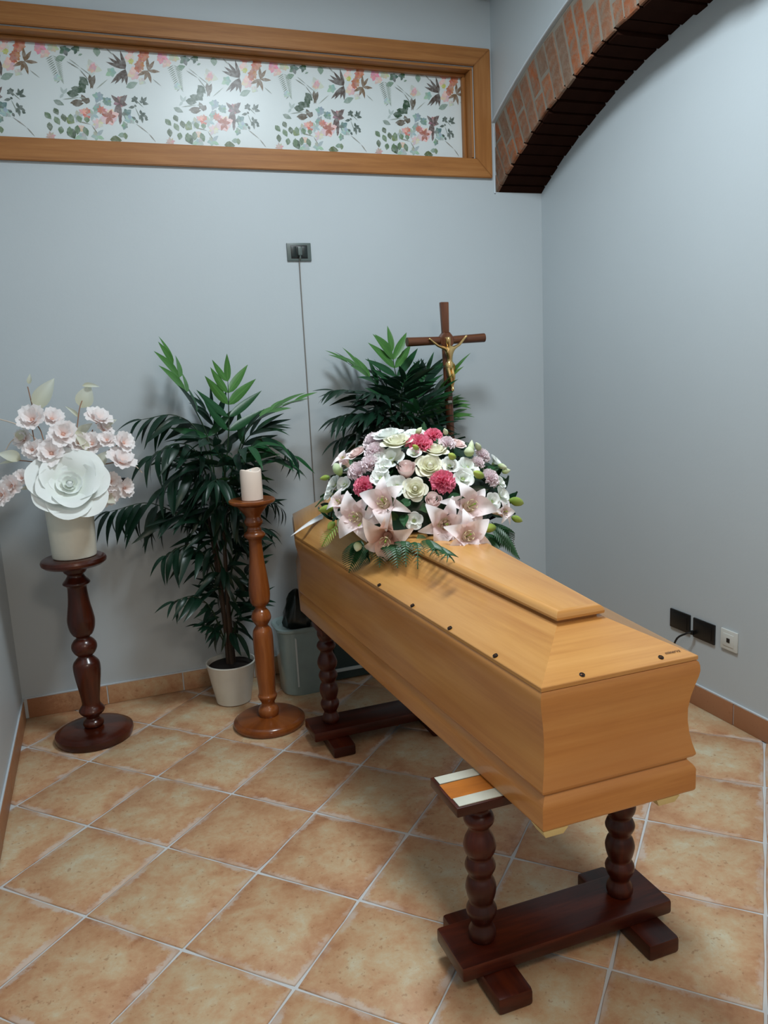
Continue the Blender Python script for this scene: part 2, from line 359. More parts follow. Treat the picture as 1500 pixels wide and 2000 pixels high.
# right wall: recessed lower panel, upper wall standing forward over the brick arch
AY, AZ, AR, AD = -1.62, -0.30, 3.106, 0.285
def arc(r, n=60, y0=0.0, y1=-3.24):
    a0 = math.atan2((y0 - AY), 1); out = []
    for k in range(n + 1):
        y = y0 + (y1 - y0) * k / n; out.append((y, AZ + math.sqrt(r * r - (y - AY) ** 2)))
    return out
rw = B().box((XR, YF, -.1), (XR + .15, 0, ZC), 0).box((XU, YF, 0), (XR, -3.24, ZC), 0)
ext = arc(AR + AD); n = len(ext)
V = [(x, y, z) for x in (XU, XR) for (y, z) in ext] + [(x, y, ZC) for x in (XU, XR) for (y, z) in ext]; F = []
for k in range(n - 1):
    F += [(k + 1, k, 2 * n + k, 2 * n + k + 1), (k, k + 1, n + k + 1, n + k)]
rw.add(V, F, [(V[q][1], V[q][2]) for f in F for q in f])
tag(rw.make('wall_right', 'wall', smooth=False), 'pale grey right wall with a recess under the brick arch', kind='structure')
arch = thing('trim_1', 'exposed old brick arch along the right wall'); arch['kind'] = 'structure'
mo = arc(AR + .012); mi = arc(AR + AD - .001); V = [(x, y, z) for x in (XU + .016, XR - .001) for l in (mo, mi) for (y, z) in l]; F = []
for nm, mt, fs in (('mortar_bed', 'mortar', [(k, k + 1, n + k + 1, n + k) for k in range(n - 1)]), ('soffit_mortar', 'soffit_shade', [(k, 2 * n + k, 2 * n + k + 1, k + 1) for k in range(n - 1)])):
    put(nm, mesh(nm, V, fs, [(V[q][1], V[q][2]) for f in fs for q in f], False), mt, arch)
def voussoir(a0, a1, r0, r1, x0, x1, mt='brick'):
    pol = [(AY + r * math.sin(a), AZ + r * math.cos(a)) for r, a in ((r0, a0), (r1, a0), (r1, a1), (r0, a1))]
    pol = [(p[0] + random.uniform(-.003, .003), p[1] + random.uniform(-.003, .003)) for p in pol]
    pol = clip(pol, lambda p: -.002 - p[0]); pol = clip(pol, lambda p: p[0] + 3.24) if len(pol) > 2 else pol
    if len(pol) < 3: return
    cy = sum(p[0] for p in pol) / len(pol); cz = sum(p[1] for p in pol) / len(pol); n = len(pol); h = (x1 - x0) / 2
    sh = lambda p, s: ((p[0] - cy) * s, (p[1] - cz) * s)
    V = [(-h + .004, *sh(p, 1)) for p in pol]; V = [(-h, *sh(p, .93)) for p in pol] + V + [(h, *sh(p, 1)) for p in pol]
    F = [tuple(range(n))] + [(r * n + (k + 1) % n, r * n + k, (r + 1) * n + k, (r + 1) * n + (k + 1) % n) for r in (0, 1) for k in range(n)] + [tuple(2 * n + k for k in range(n))[::-1]]
    put('brick', mesh('brick', V, F, [(V[q][1], V[q][2]) for f in F for q in f], True, 30), mt, arch, ((x0 + x1) / 2, cy, cz))
a = math.asin(1.62 / AR) + .05
while a > -math.asin(1.62 / AR) - .05:
    th = random.uniform(.054, .064) / AR; g = .013 / AR; x0 = XU + .010 + random.uniform(0, .006); sag = random.uniform(-.004, .004)
    # outer header course facing the room; the under-course, with shade painted into its colour, spans the depth of the arch
    js = random.uniform(-.006, .004); voussoir(a, a - th, AR + sag + js, AR + .050 + sag, x0 + .018 + random.uniform(-.004, .006), XR, 'soffit_shade')
    if random.random() < .5:
        sp = AR + random.choice((.11, .15, .19)); voussoir(a, a - th, AR + sag + random.uniform(-.003, .010), sp - .006, x0, x0 + .017); voussoir(a, a - th, sp + .006, AR + AD - .004, x0 + .003, x0 + .06)
    else: voussoir(a, a - th, AR + sag + random.uniform(-.003, .010), AR + AD - random.uniform(.002, .02), x0, x0 + .017)
    a -= th + g
# white plaster lip along the arch's outer edge
lip = B(); e1 = arc(AR + AD + .004, 40)
lip.tube([(XU - .001, y, z) for y, z in e1], .005, 6); lip.tube([(XU + .004, -.004, z) for z in (2.66, 2.5, 2.345)], .004, 6)
lip.make('plaster_lip', 'caulk', arch)
# skirting tiles with a white bead on top
def skirting(name, label, p0, p1, inward):
    root = thing(name, label); root['kind'] = 'structure'
    L = math.hypot(p1[0] - p0[0], p1[1] - p0[1]); d = ((p1[0] - p0[0]) / L, (p1[1] - p0[1]) / L); t = .0095; x = .02
    def bx(a, b, z0, z1, th, bev):
        q = [(p0[0] + d[0] * s + inward[0] * o, p0[1] + d[1] * s + inward[1] * o) for s in (a, b) for o in (0, th)]
        return B().box((min(c[0] for c in q), min(c[1] for c in q), z0), (max(c[0] for c in q), max(c[1] for c in q), z1), bev)
    while x < L - .01:
        e = min(x + .343, L); bx(x, e, .0005, .0915, t + random.uniform(-.001, .001), .002).make('tile', 'skirt', root); x = e + .006
    bx(0, L, .0915, .0985, t * .8, .002).make('caulk_bead', 'caulk', root, label='white bead of caulk')
    bx(0, L, .002, .0915, t * .45, 0).make('grout_bed', 'grout', root)
skirting('baseboard_back', 'terracotta skirting along the back wall', (XL, 0), (XR, 0), (0, -1))
skirting('baseboard_right', 'terracotta skirting along the right wall', (XR, -.011), (XR, -3.24), (-1, 0))
skirting('baseboard_left', 'terracotta skirting along the left wall', (XL, -.011), (XL, YF), (1, 0))
# ================================================================== FRAMED FLORAL PANEL
pf = thing('framed_panel', 'long oak-framed recessed panel of floral paper high on the back wall', 'panel', (0.74, 0, PZ0))
def rel(b, o): b.V = [(v[0] - o[0], v[1] - o[1], v[2] - o[2]) for v in b.V]; return b
PO = (0.74, 0, PZ0)
Z0, Z1, X1 = 2.415, 3.014, 2.018
def casing(name, poly, axis):
    b = B(); lo = [(p[0], -.001, p[1]) for p in poly]; hi = [(p[0], -.019, p[1]) for p in poly]
    cx = sum(p[0] for p in poly) / len(poly); cz = sum(p[1] for p in poly) / len(poly)
    bm = bmesh.new(); vs = [bm.verts.new(v) for v in lo + hi]; k = len(lo)
    bm.faces.new(vs[:k][::-1]); bm.faces.new(vs[k:])
    for i in range(k): bm.faces.new((vs[i], vs[(i + 1) % k], vs[k + (i + 1) % k], vs[k + i]))
    bmesh.ops.recalc_face_normals(bm, faces=bm.faces); bmesh.ops.bevel(bm, geom=list(bm.edges), offset=.003, segments=2, affect='EDGES')
    b.from_bm(bm, axis); rel(b, PO).make(name, 'oak', pf)
ti, bi, ri = PZ1 + .004, PZ0 + .004, PX1 + .004
casing('frame_rail', [(XL + .002, ti), (ri, ti), (X1, Z1), (XL + .002, Z1)], 0)
casing('frame_rail', [(XL + .002, Z0), (X1, Z0), (ri, bi), (XL + .002, bi)], 0)
casing('frame_stile', [(X1, Z0 + .0005), (X1, Z1 - .0005), (ri, ti - .0005), (ri, bi + .0005)], 2)
rv = B().box((XL + .002, -.006, PZ1 - .012), (PX1 - .001, .078, PZ1 - .001), .002).box((XL + .002, .0, PZ0 + .001), (PX1 - .001, .078, PZ0 + .010), .002)
rel(rv, PO).make('reveal_board', 'oak', pf)
rel(B().box((PX1 - .012, -.006, PZ0 + .011), (PX1 - .001, .078, PZ1 - .013), .002), PO).make('reveal_board', 'oak', pf)
bd = B().box((XL + .002, .050, PZ1 - .026), (PX1 - .013, .077, PZ1 - .0125), .004).box((PX1 - .027, .050, PZ0 + .012), (PX1 - .0125, .077, PZ1 - .027), .004)
rel(bd, PO).make('inner_moulding', 'oak', pf)
rel(B().box((XL + .002, .080, PZ0 + .001), (PX1 - .001, .086, PZ1 - .001), 0), PO).make('floral_paper', 'paper', pf)
# the print: watercolour leaves and flowers, one repeat drawn from the paper, repeated along it
ink = []
def c2(x, y): q = at_y((130 + x / 5.172, 50 + y / 5.172), .08); return (q.x, q.z)
def c3(x, y): q = at_y((600 + x / 4.1667, 90 + y / 4.1667), .08); return (q.x - 0.985, q.z)
def pleaf(a, b, wd, col, f=c2):
    A, Bq = f(*a), f(*b); dx, dz = Bq[0] - A[0], Bq[1] - A[1]; wdm = wd / 5.172 / 320; nx, nz = -dz, dx; L = math.hypot(dx, dz); nx /= L; nz /= L
    pts = [A] + [(A[0] + dx * t + nx * wdm * s, A[1] + dz * t + nz * wdm * s) for t, s in ((.25, .38), (.5, .5), (.78, .3))] + [Bq] + [(A[0] + dx * t - nx * wdm * s, A[1] + dz * t - nz * wdm * s) for t, s in ((.78, .26), (.5, .5), (.25, .42))]
    ink.append((pts, col))
def star(c, tips, wd, col, f=c2):
    for t in tips: pleaf(c, t, wd, col, f)
def blob(c, r, col, f=c2, k=8):
    for q in range(k):
        an = q * 2 * PI / k + c[0]; rr = r * random.uniform(.75, 1.35); pleaf(c, (c[0] + math.cos(an) * rr, c[1] + math.sin(an) * rr), r * .58, tuple(min(255, max(0, v + random.randint(-14, 14))) for v in col), f)
def line(p, wd, col, f=c2):
    for a, b in zip(p, p[1:]): pleaf(a, b, wd, col, f)
OL, GR, DG, TE, PK, OR, BR = (78, 62, 54), (128, 156, 138), (38, 74, 46), (140, 172, 168), (222, 170, 174), (196, 118, 82), (124, 98, 70)
blob((265, 425), 75, (214, 214, 212)); blob((265, 430), 45, PK); blob((455, 470), 55, (158, 190, 174), k=5); blob((320, 720), 50, TE); blob((410, 770), 50, (120, 150, 146)); blob((310, 830), 46, TE)
star((595, 440), [(460, 275), (395, 365), (540, 250), (445, 585), (488, 592), (558, 585), (606, 602), (420, 320), (560, 300)], 26, OL)
blob((650, 230), 60, (220, 150, 140)); blob((640, 320), 55, (236, 214, 206)); blob((690, 480), 75, (232, 196, 190)); blob((780, 310), 58, OR); blob((740, 400), 52, OR); blob((720, 440), 36, (186, 106, 76)); blob((655, 360), 30, (196, 206, 104))
star((822, 455), [(815, 320), (888, 355), (945, 468), (855, 585), (785, 555), (715, 505)], 24, BR)
for k in range(9): pleaf((720 + k * 28, 150), (760 + k * 26, 250 + 22 * math.sin(k)), 22, (40, 70, 62))
blob((930, 215), 60, (44, 72, 66)); blob((1110, 225), 52, (192, 92, 88)); blob((960, 325), 62, (226, 158, 166)); blob((1010, 380), 46, (230, 196, 196)); blob((1085, 320), 48, (204, 202, 172)); blob((1190, 345), 52, (82, 114, 92), k=5); blob((1300, 335), 42, (64, 104, 76), k=5); pleaf((1105, 440), (1200, 410), 40, (112, 148, 124)); pleaf((1340, 400), (1330, 380), 30, GR)
for k in range(13):
    x = 1060 + k * 6; y = 400 + k * 19; pleaf((x + 20, y), (x - 45 + k * 2, y + 40), 7, (128, 142, 132)); pleaf((x + 20, y), (x + 110 - k * 5, y + 45), 7, (150, 166, 156))
pleaf((600, 625), (720, 575), 44, (138, 162, 150)); blob((760, 560), 40, (206, 214, 196)); blob((1120, 620), 40, (180, 200, 196))
for a, b in (((0, 680), (125, 700)), ((45, 628), (160, 672)), ((132, 515), (222, 605)), ((128, 555), (195, 640)), ((120, 610), (190, 680))): pleaf(a, b, 50, DG)
for a, b in (((35, 782), (170, 760)), ((60, 800), (175, 785)), ((150, 695), (205, 795)), ((230, 490), (265, 640)), ((285, 500), (240, 640)), ((225, 730), (195, 790))): pleaf(a, b, 34, (92, 80, 62))
blob((540, 770), 62, (158, 102, 112)); star((540, 790), [(450, 700), (612, 700), (480, 880), (540, 1000), (615, 800), (590, 700)], 30, (96, 76, 74)); line([(500, 830), (545, 920), (540, 1000)], 22, (96, 70, 66)); blob((610, 890), 56, (100, 126, 124), k=5); blob((640, 950), 50, (160, 186, 184)); blob((430, 930), 95, (232, 200, 198)); star((430, 920), [(350, 890), (455, 850), (505, 915), (400, 1000), (470, 990), (385, 865)], 26, (172, 100, 84)); blob((215, 885), 52, (208, 126, 104))
for c, tips in (((690, 745), [(655, 770), (690, 710), (720, 730), (715, 790), (655, 735)]), ((770, 780), [(760, 715), (810, 720), (800, 800), (830, 795), (735, 760)]), ((690, 820), [(625, 830), (700, 800)]), ((755, 900), [(745, 850), (800, 885), (815, 920), (735, 950), (770, 985)]), ((790, 940), [(825, 955), (820, 925)]), ((700, 950), [(660, 920), (720, 990)])): star(c, tips, 20, (74, 92, 84))
line([(690, 745), (780, 830)], 6, (110, 124, 112)); line([(690, 820), (770, 990)], 6, (110, 124, 112)); line([(300, 640), (420, 540)], 7, (150, 160, 150)); line([(0, 360), (130, 440), (230, 560)], 8, (120, 124, 116)); line([(400, 230), (470, 300)], 10, (140, 146, 140)); pleaf((285, 170), (400, 230), 50, (104, 104, 98)); pleaf((300, 215), (310, 315), 50, GR); line([(870, 540), (960, 615)], 7, (150, 156, 150)); line([(1230, 430), (1330, 510), (1440, 600)], 7, (150, 158, 152)); line([(700, 990), (830, 1090), (905, 1180)], 8, (142, 140, 132)); line([(90, 960), (250, 1000), (360, 1160)], 8, (128, 128, 112))
blob((120, 915), 50, (170, 190, 184), k=5); pleaf((0, 930), (80, 985), 60, (120, 140, 88)); pleaf((20, 1030), (85, 1145), 66, (56, 84, 54)); blob((160, 1125), 60, (170, 192, 176), k=5); pleaf((440, 1150), (560, 1160), 60, (88, 104, 60)); pleaf((520, 1110), (610, 1100), 34, GR); pleaf((590, 1080), (600, 1150), 34, (110, 134, 96)); blob((150, 1040), 40, (226, 190, 176)); blob((590, 1010), 40, GR, k=5)
for x, y, tx, ty in ((540, 690, 580, 740), (600, 660, 625, 710), (565, 760, 570, 825), (600, 720, 630, 780), (640, 790, 630, 845), (650, 700, 665, 760), (700, 700, 705, 765), (690, 790, 690, 865), (740, 780, 735, 850), (745, 710, 760, 765), (780, 790, 800, 860), (800, 720, 800, 765)): pleaf((x, y), (tx, ty), 40, random.choice(((96, 124, 92), (110, 136, 104), (90, 108, 84))), c3)
blob((855, 855), 46, (160, 188, 174), c3, 5); blob((840, 705), 36, (170, 192, 184), c3, 5); blob((775, 685), 26, (230, 176, 166), c3); blob((895, 675), 32, (206, 128, 110), c3); blob((870, 770), 40, (224, 206, 190), c3); line([(655, 600), (760, 585), (800, 590)], 8, (140, 152, 142), c3); pleaf((600, 605), (665, 640), 36, (130, 148, 138), c3); star((665, 560), [(650, 510), (690, 520), (640, 590)], 18, (176, 192, 190), c3); blob((570, 860), 30, (202, 170, 162), c3)
V = []; F = []; cols = []; z_ = 0
for rep in range(-2, 4):
    for k, (pts, col) in enumerate(ink):
        P_ = [(x + rep * .497, z) for x, z in pts]
        for f in (lambda p: p[0] - XL - .004, lambda p: PX1 - .004 - p[0], lambda p: p[1] - PZ0 - .003, lambda p: PZ1 - .003 - p[1]): P_ = clip(P_, f) if len(P_) > 2 else []
        if len(P_) < 3: continue
        y = .0796 - .0000012 * k; n0 = len(V); V += [(x - PO[0], y, z - PO[2]) for x, z in P_]; F.append(tuple(range(n0, n0 + len(P_)))[::-1]); cols.append(srgb(*col))
me = mesh('printed_flowers', V, F, None, False); ca = me.color_attributes.new('ink', 'FLOAT_COLOR', 'CORNER'); k = 0
for p in me.polygons:
    for li in p.loop_indices: ca.data[li].color = cols[p.index]
put('printed_flowers', me, 'print', pf)
# ================================================================== SOCKETS, CABLES, FITTINGS
def plate(name, label, w_, h_, loc, rotz, surround, inner, extra):
    o = thing(name, label, 'socket', loc, rot=(0, 0, rotz))
    B().box((-w_ / 2, -.009, -h_ / 2), (w_ / 2, -.0003, h_ / 2), .003).make('cover_plate', surround, o); extra(o); return o
def ex_back(o):
    B().box((-.040, -.0105, -.030), (.040, -.008, .030), .001).make('module_frame', 'black', o)
    for x in (-.026, 0, .026): B().box((x - .012, -.0125, -.024), (x + .012, -.0095, .024), .0015).make('module', 'dark', o)
    b = B().box((-.010, -.030, -.018), (.010, -.0128, .022), .004); b.tube([(0, -.024, -.016), (0, -.022, -.032)], .004, 8); b.make('plug', 'grey', o, label='slim grey plug')
plate('wall_socket', 'black and grey socket plate with a slim plug high on the back wall', .117, .082, (.990, 0, 2.055), 0, 'grey', 'dark', ex_back)
tag(B().tube(spline([(.990, -.022, 2.022), (.9885, -.006, 1.98), (.9885, -.004, 1.5), (.9880, -.004, .9), (.9885, -.0135, .1), (.99, -.014, .006)], 40), .0028, 6).make('power_cord', 'cable'), 'thin grey cord running straight down the back wall from the socket', 'cord')
def ex_blk(o): B().box((-.047, -.0115, -.030), (.047, -.0085, .030), .0015).make('rocker_panel', 'black', o)
plate('wall_socket', 'black wall plate nearest the corner, left of its twin', .124, .084, (XR, -1.103, .350), PI / 2 * -1 + 0, 'black', 'black', ex_blk)
def ex_blk2(o):
    ex_blk(o); B().box((-.060, -.026, -.030), (-.046, -.0118, -.012), .003).make('plug', 'black', o)
plate('wall_socket', 'black wall plate with a plugged-in black cord, beside the white plate', .124, .086, (XR, -1.247, .347), -PI / 2, 'black', 'black', ex_blk2)
tag(B().tube(spline([(XR - .024, -1.192, .326), (XR - .040, -1.176, .318), (XR - .055, -1.140, .285), (XR - .06, -1.115, .20), (XR - .05, -1.10, .08), (XR - .06, -1.08, .006)], 30), .0042, 8).make('power_cord', 'black'), 'black power cord curving down behind the coffin from the right wall', 'cord')
def ex_wh(o):
    B().box((-.028, -.011, -.026), (.028, -.0085, .026), .001).make('module', 'white', o); B().box((-.0085, -.0122, -.009), (.0085, -.0105, .009), .0005).make('jack_opening', 'hole', o, label='black square jack opening')
plate('wall_socket', 'small white wall plate with a black square jack', .088, .084, (XR, -1.388, .351), -PI / 2, 'white', 'white', ex_wh)
q = at_y((231, 948), -.012)
o = thing('wall_socket', 'small black wall plate half hidden behind the blush blossoms', 'socket', (q.x, 0, q.z)); B().box((-.035, -.010, -.032), (.035, -.0003, .032), .003).make('cover_plate', 'black', o); B().box((-.02, -.012, -.02), (.02, -.0095, .02), .001).make('module', 'dark', o)
o = thing('wall_fitting', 'small dark fitting at the top of the back wall beside the corner', 'fitting', (1.978, 0, 3.27))
B().box((-.020, -.012, -.03), (.020, -.0003, .03), .003).make('bracket', 'black', o); B().box((-.030, -.09, -.035), (.030, -.0125, .045), .008).make('housing', 'black', o)
# ================================================================== TURNED STANDS
def turn(prof, sub=4):
    P = spline([(r, 0, z) for z, r in prof], (len(prof) - 1) * sub + 1); return [(p.z, max(p.x, .002)) for p in P]
o = thing('pedestal', 'dark turned wooden pedestal under the white vase', 'pedestal', (-.142, -.343, 0))
B().lathe([(0, .140), (.004, .156), (.022, .161), (.032, .159), (.036, .152), (.038, .146), (.043, .141), (.047, .128), (.049, .10), (.050, .03)], 48).make('base', 'walnut', o)
B().lathe(turn([(.0495, .034), (.060, .042), (.074, .040), (.088, .027), (.098, .031), (.112, .047), (.124, .053), (.136, .047), (.150, .038), (.171, .0375), (.223, .0445), (.275, .0525), (.311, .0555), (.336, .0525), (.354, .039), (.366, .029), (.372, .034), (.383, .0436), (.402, .0515), (.420, .050), (.436, .040), (.447, .028), (.456, .032), (.462, .040), (.485, .0505), (.520, .0555), (.555, .0512), (.605, .0430), (.655, .0388), (.672, .041), (.682, .054), (.690, .053), (.706, .040), (.720, .0334), (.732, .044), (.745, .050), (.757, .058)]), 40).make('column', 'walnut', o)
B().lathe([(.757, .03), (.758, .09), (.762, .116), (.772, .128), (.782, .130), (.791, .126), (.7965, .116), (.797, .03)], 48).make('top', 'walnut', o)
o = thing('candle_stand', 'chestnut turned floor candlestick beside the potted palm', 'candlestick', (.575, -.558, 0))
B().lathe([(0, .138), (.004, .150), (.016, .155), (.024, .153), (.027, .146), (.029, .141), (.036, .136), (.039, .12), (.041, .09), (.042, .03)], 48).make('base', 'chestnut', o)
B().lathe(turn([(.0415, .040), (.056, .0445), (.075, .0425), (.090, .031), (.104, .029), (.118, .037), (.133, .042), (.149, .0365), (.210, .0395), (.278, .0415), (.345, .043), (.395, .0432), (.424, .040), (.438, .032), (.449, .0255), (.458, .030), (.478, .041), (.496, .0400), (.512, .033), (.524, .023), (.533, .0245), (.545, .036), (.563, .0425), (.608, .044), (.673, .038), (.737, .0308), (.801, .0275), (.822, .029), (.830, .037), (.841, .0445), (.852, .040), (.861, .030), (.868, .030), (.877, .0262), (.886, .034), (.899, .0385), (.911, .034), (.921, .0305), (.938, .042), (.955, .056), (.968, .064)]), 40).make('column', 'chestnut', o)
B().lathe([(.968, .03), (.969, .06), (.974, .086), (.982, .095), (.990, .096), (.9935, .092), (.9925, .082), (.9905, .06), (.990, .01)], 48).make('drip_plate', 'chestnut', o)
o = thing('pillar_candle', 'blush white pillar candle standing on the tall candlestick', 'candle', (.578, -.558, .9905))
pr = [(0, .042), (.002, .0442), (.06, .0442), (.112, .0440), (.119, .0425), (.122, .039), (.119, .034), (.108, .026), (.105, .003)]
b = B().lathe(pr, 40); b.V = [(x, y, z + (.005 * math.sin(2 * math.atan2(y, x) + .6) + .003 if z > .105 else 0)) for x, y, z in b.V]; b.make('wax_body', 'candle', o)
B().lathe([(.103, .002), (.107, .006), (.114, .0065), (.122, .0035), (.129, .0005)], 12).make('flame_tip', 'white', o)
# ================================================================== TRESTLES
def post_prof():
    return turn([(.085, .029), (.096, .0345), (.110, .034), (.124, .028), (.134, .026), (.150, .034), (.168, .0385), (.182, .033), (.190, .0295), (.204, .034), (.228, .0385), (.248, .034), (.261, .0275), (.272, .033), (.287, .0385), (.302, .034), (.313, .029), (.326, .037), (.343, .0405), (.362, .036), (.381, .027), (.393, .0255), (.402, .034), (.414, .0385), (.427, .034), (.437, .026), (.448, .030), (.460, .034), (.478, .033)])
def trestle(label, loc, xa=-.305):
    o = thing('trestle', label, 'trestle', loc, 'turned trestles under the coffin')
    for x in (-.205, .220):
        B().box((x - .046, -.155, 0), (x + .046, .165, .045), .010).make('foot', 'mahog', o)
    B().box((-.305, -.078, .0452), (.305, .078, .0850), .008).make('base_plank', 'mahog', o)
    for x in (-.213, .198): B().lathe(post_prof(), 28, x, 0).make('post', 'mahog', o)
    B().box((xa, -.077, .4785), (.305, .077, .5020), .003).make('top_board', 'mahog', o)
    B().box((xa + .006, -.034, .5021), (.299, .034, .5028), 0).make('board_face', 'honey', o, label='honey coloured grain between the strips')
    for y0, y1 in ((-.072, -.036), (.036, .070)): B().box((xa + .008, y0, .5021), (.297, y1, .5045), .001).make('felt_strip', 'strip', o, label='pale strip along the top board')
    return o
trestle('near dark turned trestle under the foot of the coffin', (.985, -2.187, 0))
trestle('far dark turned trestle under the head of the coffin', (.990, -.835, 0), -.248)
# ================================================================== COFFIN
CXM = 1.0065
HEX = [(.804, -2.430), (1.209, -2.430), (1.283, -.630), (1.172, -.125), (.841, -.125), (.730, -.630)]
def offs(poly, d):                                  # inward offset of a counter-clockwise polygon
    out = []; n = len(poly)
    for i in range(n):
        p, a, b = Vector(poly[i]), Vector(poly[i - 1]), Vector(poly[(i + 1) % n])
        e1 = (p - a).normalized(); e2 = (b - p).normalized(); n1 = Vector((-e1.y, e1.x)); n2 = Vector((-e2.y, e2.x))
        m = (n1 + n2).normalized(); q = p + m * (d / max(.3, m.dot(n1))); out.append((q.x, q.y))
    return out
CO = (CXM, -1.28, .5045); cof = thing('coffin', 'honey wood coffin with a raised lid board across two trestles', 'coffin', CO)
def sect(sec): return [[(x, y, z) for x, y in offs(HEX, d)] for z, d in sec]
rel(B().loops(sect([(.5045, .004), (.508, .001), (.512, 0), (.558, 0), (.563, .0012), (.570, .0055), (.5785, .0135), (.580, .0145)]), close_top=False), CO).make('plinth', 'coffin', cof, sharp=28)
rel(B().loops(sect([(.579, .0150), (.5865, .0140), (.5885, .006), (.594, .0015), (.598, .0005), (.606, .0025), (.622, .007), (.645, .0115), (.675, .0145), (.705, .0145), (.735, .0105), (.765, .004), (.785, -.001), (.798, -.003), (.810, -.0025), (.818, -.0005), (.8222, .003)]), close_bot=False), CO).make('case', 'coffin', cof, sharp=28)
def hexz(h0, h1, h2, y0, y1, y2, zf, slope=.025): return [(CXM - h0 + sgn * 0, y0, zf(y0)) for sgn in (0,)] + [(CXM + h0, y0, zf(y0)), (CXM + h1, y1, zf(y1)), (CXM + h2, y2, zf(y2)), (CXM - h2, y2, zf(y2)), (CXM - h1, y1, zf(y1))]
zr = lambda y: .9035 + .025 * (y + 2.268)
ev = offs(HEX, .001); ev2 = offs(HEX, .002)
panel = [(p[0] + .003, p[1]) for p in [(CXM - .0635, -2.268), (CXM + .0635, -2.268), (CXM + .172, -.72), (CXM + .085, -.42), (CXM - .085, -.42), (CXM - .172, -.72)]]
lidl = [[(x, y, .8242) for x, y in ev], [(x, y, .8322) for x, y in ev], [(x, y, .8338) for x, y in ev2], [(x, y, zr(y) - .004) for x, y in panel]]
rel(B().loops(lidl), CO).make('lid', 'lid', cof, sharp=12)
P3 = lambda d, dz: [(x, y, zr(y) + dz) for x, y in offs(panel, d)]
rel(B().loops([P3(.012, -.0045), P3(.012, .003)]), CO).make('board_riser', 'coffin', cof)
rel(B().loops([P3(.004, .003), P3(-.001, .006), P3(-.002, .012), P3(.0005, .018), P3(.005, .023), P3(.011, .0265), P3(.014, .027)]), CO).make('raised_board', 'lid', cof, sharp=30)
def on_lid(p):                                      # height of the lid slope: march along the sight line to it
    d = ray(p); best = None
    for k in range(400):
        z = .93 - k * .0003; q = Vector(CAMC + d * ((z - CAMC[2]) / d[2]))
        # distance from eave -> fraction
        if q.y < -2.268 and abs(q.x - CXM) < .06 + (-2.268 - q.y): s = (q.y + 2.425) / (2.425 - 2.268); zz = .8362 + s * (.8995 - .8362)
        else:
            t = (q.y + 2.43) / 1.80; e = (.804 - .074 * t) if q.x < CXM else (1.209 + .074 * t); tt = (q.y + 2.268) / 1.548; r_ = (CXM - .0605 - .1085 * tt) if q.x < CXM else (CXM + .0665 + .1085 * tt)
            s = (q.x - e) / (r_ - e); zz = .8362 + s * (zr(q.y) - .004 - .8362)
        if z <= zz: return Vector((q.x, q.y, zz))
    return q
SCREWS = [(740, 1142), (805, 1182), (878, 1226), (967, 1280), (1137, 1318), (1291, 1284)]
for p in SCREWS:
    q = on_lid(p); nrm = Vector((-.45, 0, .9)) if p[0] < 1000 else Vector((0, -.37, .93)); mw = Matrix.Translation(Vector(q) - Vector(CO) + nrm.normalized() * .0005) @ nrm.to_track_quat('Z', 'Y').to_matrix().to_4x4()
    sc = B().lathe([(-.004, .0062), (.0002, .0062), (.0005, .0054), (-.001, .0048), (-.0012, .0006)], 16).make('screw_hole', 'hole', cof); sc.matrix_local = mw
    B().lathe([(-.0012, .0034), (.0002, .0032), (.0006, .002), (.0007, .0005)], 12).make('screw_head', 'screw', sc)
for y in (-1.60, -1.25):
    t = (y + 2.43) / 1.8; x = 1.209 + .074 * t - .02
    B().lathe([(0, .005), (.012, .005), (.016, .008), (.024, .008), (.027, .005), (.0275, .001)], 12).make('screw_knob', 'hole', cof, loc=(x - CO[0], y - CO[1], .845 - CO[2]), label='dark upright knob on the far slope')
for (x, y, sx, sy) in ((.806, -2.428, 1, 1), (1.203, -2.428, -1, 1), (.86, -.14, 1, -1), (1.153, -.14, -1, -1)):
    xa, xb = sorted((x, x + sx * .062)); ya, yb = sorted((y, y + sy * .05))
    if sx < 0 and sy > 0: xa -= .038; xb -= .038
    b = B(); prism = [(xa, ya), (xb, ya), (xb, yb), (xa, yb)]; cxm = (xa + xb) / 2; cym = (ya + yb) / 2
    b.loops([[(cxm + (p[0] - cxm) * .72, cym + (p[1] - cym) * .8, .4865) for p in prism], [(p[0], p[1], .503) for p in prism], [(p[0], p[1], .5043) for p in prism]])
    rel(b, CO).make('corner_foot', 'cream', cof, label='cream foot block under the case corner')
# brand stamp near the foot corner of the lid (lettering as seen, too small to be sure of)
cu = bpy.data.curves.new('stamp', 'FONT'); cu.body = 'minerva'; cu.size = .0125; cu.extrude = .0001; cu.align_x = 'CENTER'
to = bpy.data.objects.new('stamp', cu); COL.objects.link(to); bpy.context.view_layer.update()
me = bpy.data.meshes.new_from_object(to.evaluated_get(bpy.context.evaluated_depsgraph_get())); bpy.data.objects.remove(to)
qa, qb = at_z((1301, 1279), .842), at_z((1330, 1272), .842); mid = (qa + qb) / 2; nrm = Vector((0, -.37, .93)).normalized()
zf = .8362 + (mid.y + 2.424) / .156 * .0633
mw = Matrix.Translation(Vector((mid.x, mid.y, zf + .0006)) - Vector(CO)) @ Matrix.Rotation(math.atan2(.0633, .156), 4, 'X')
put('brand_stamp', me, 'ink', cof, mw=mw)
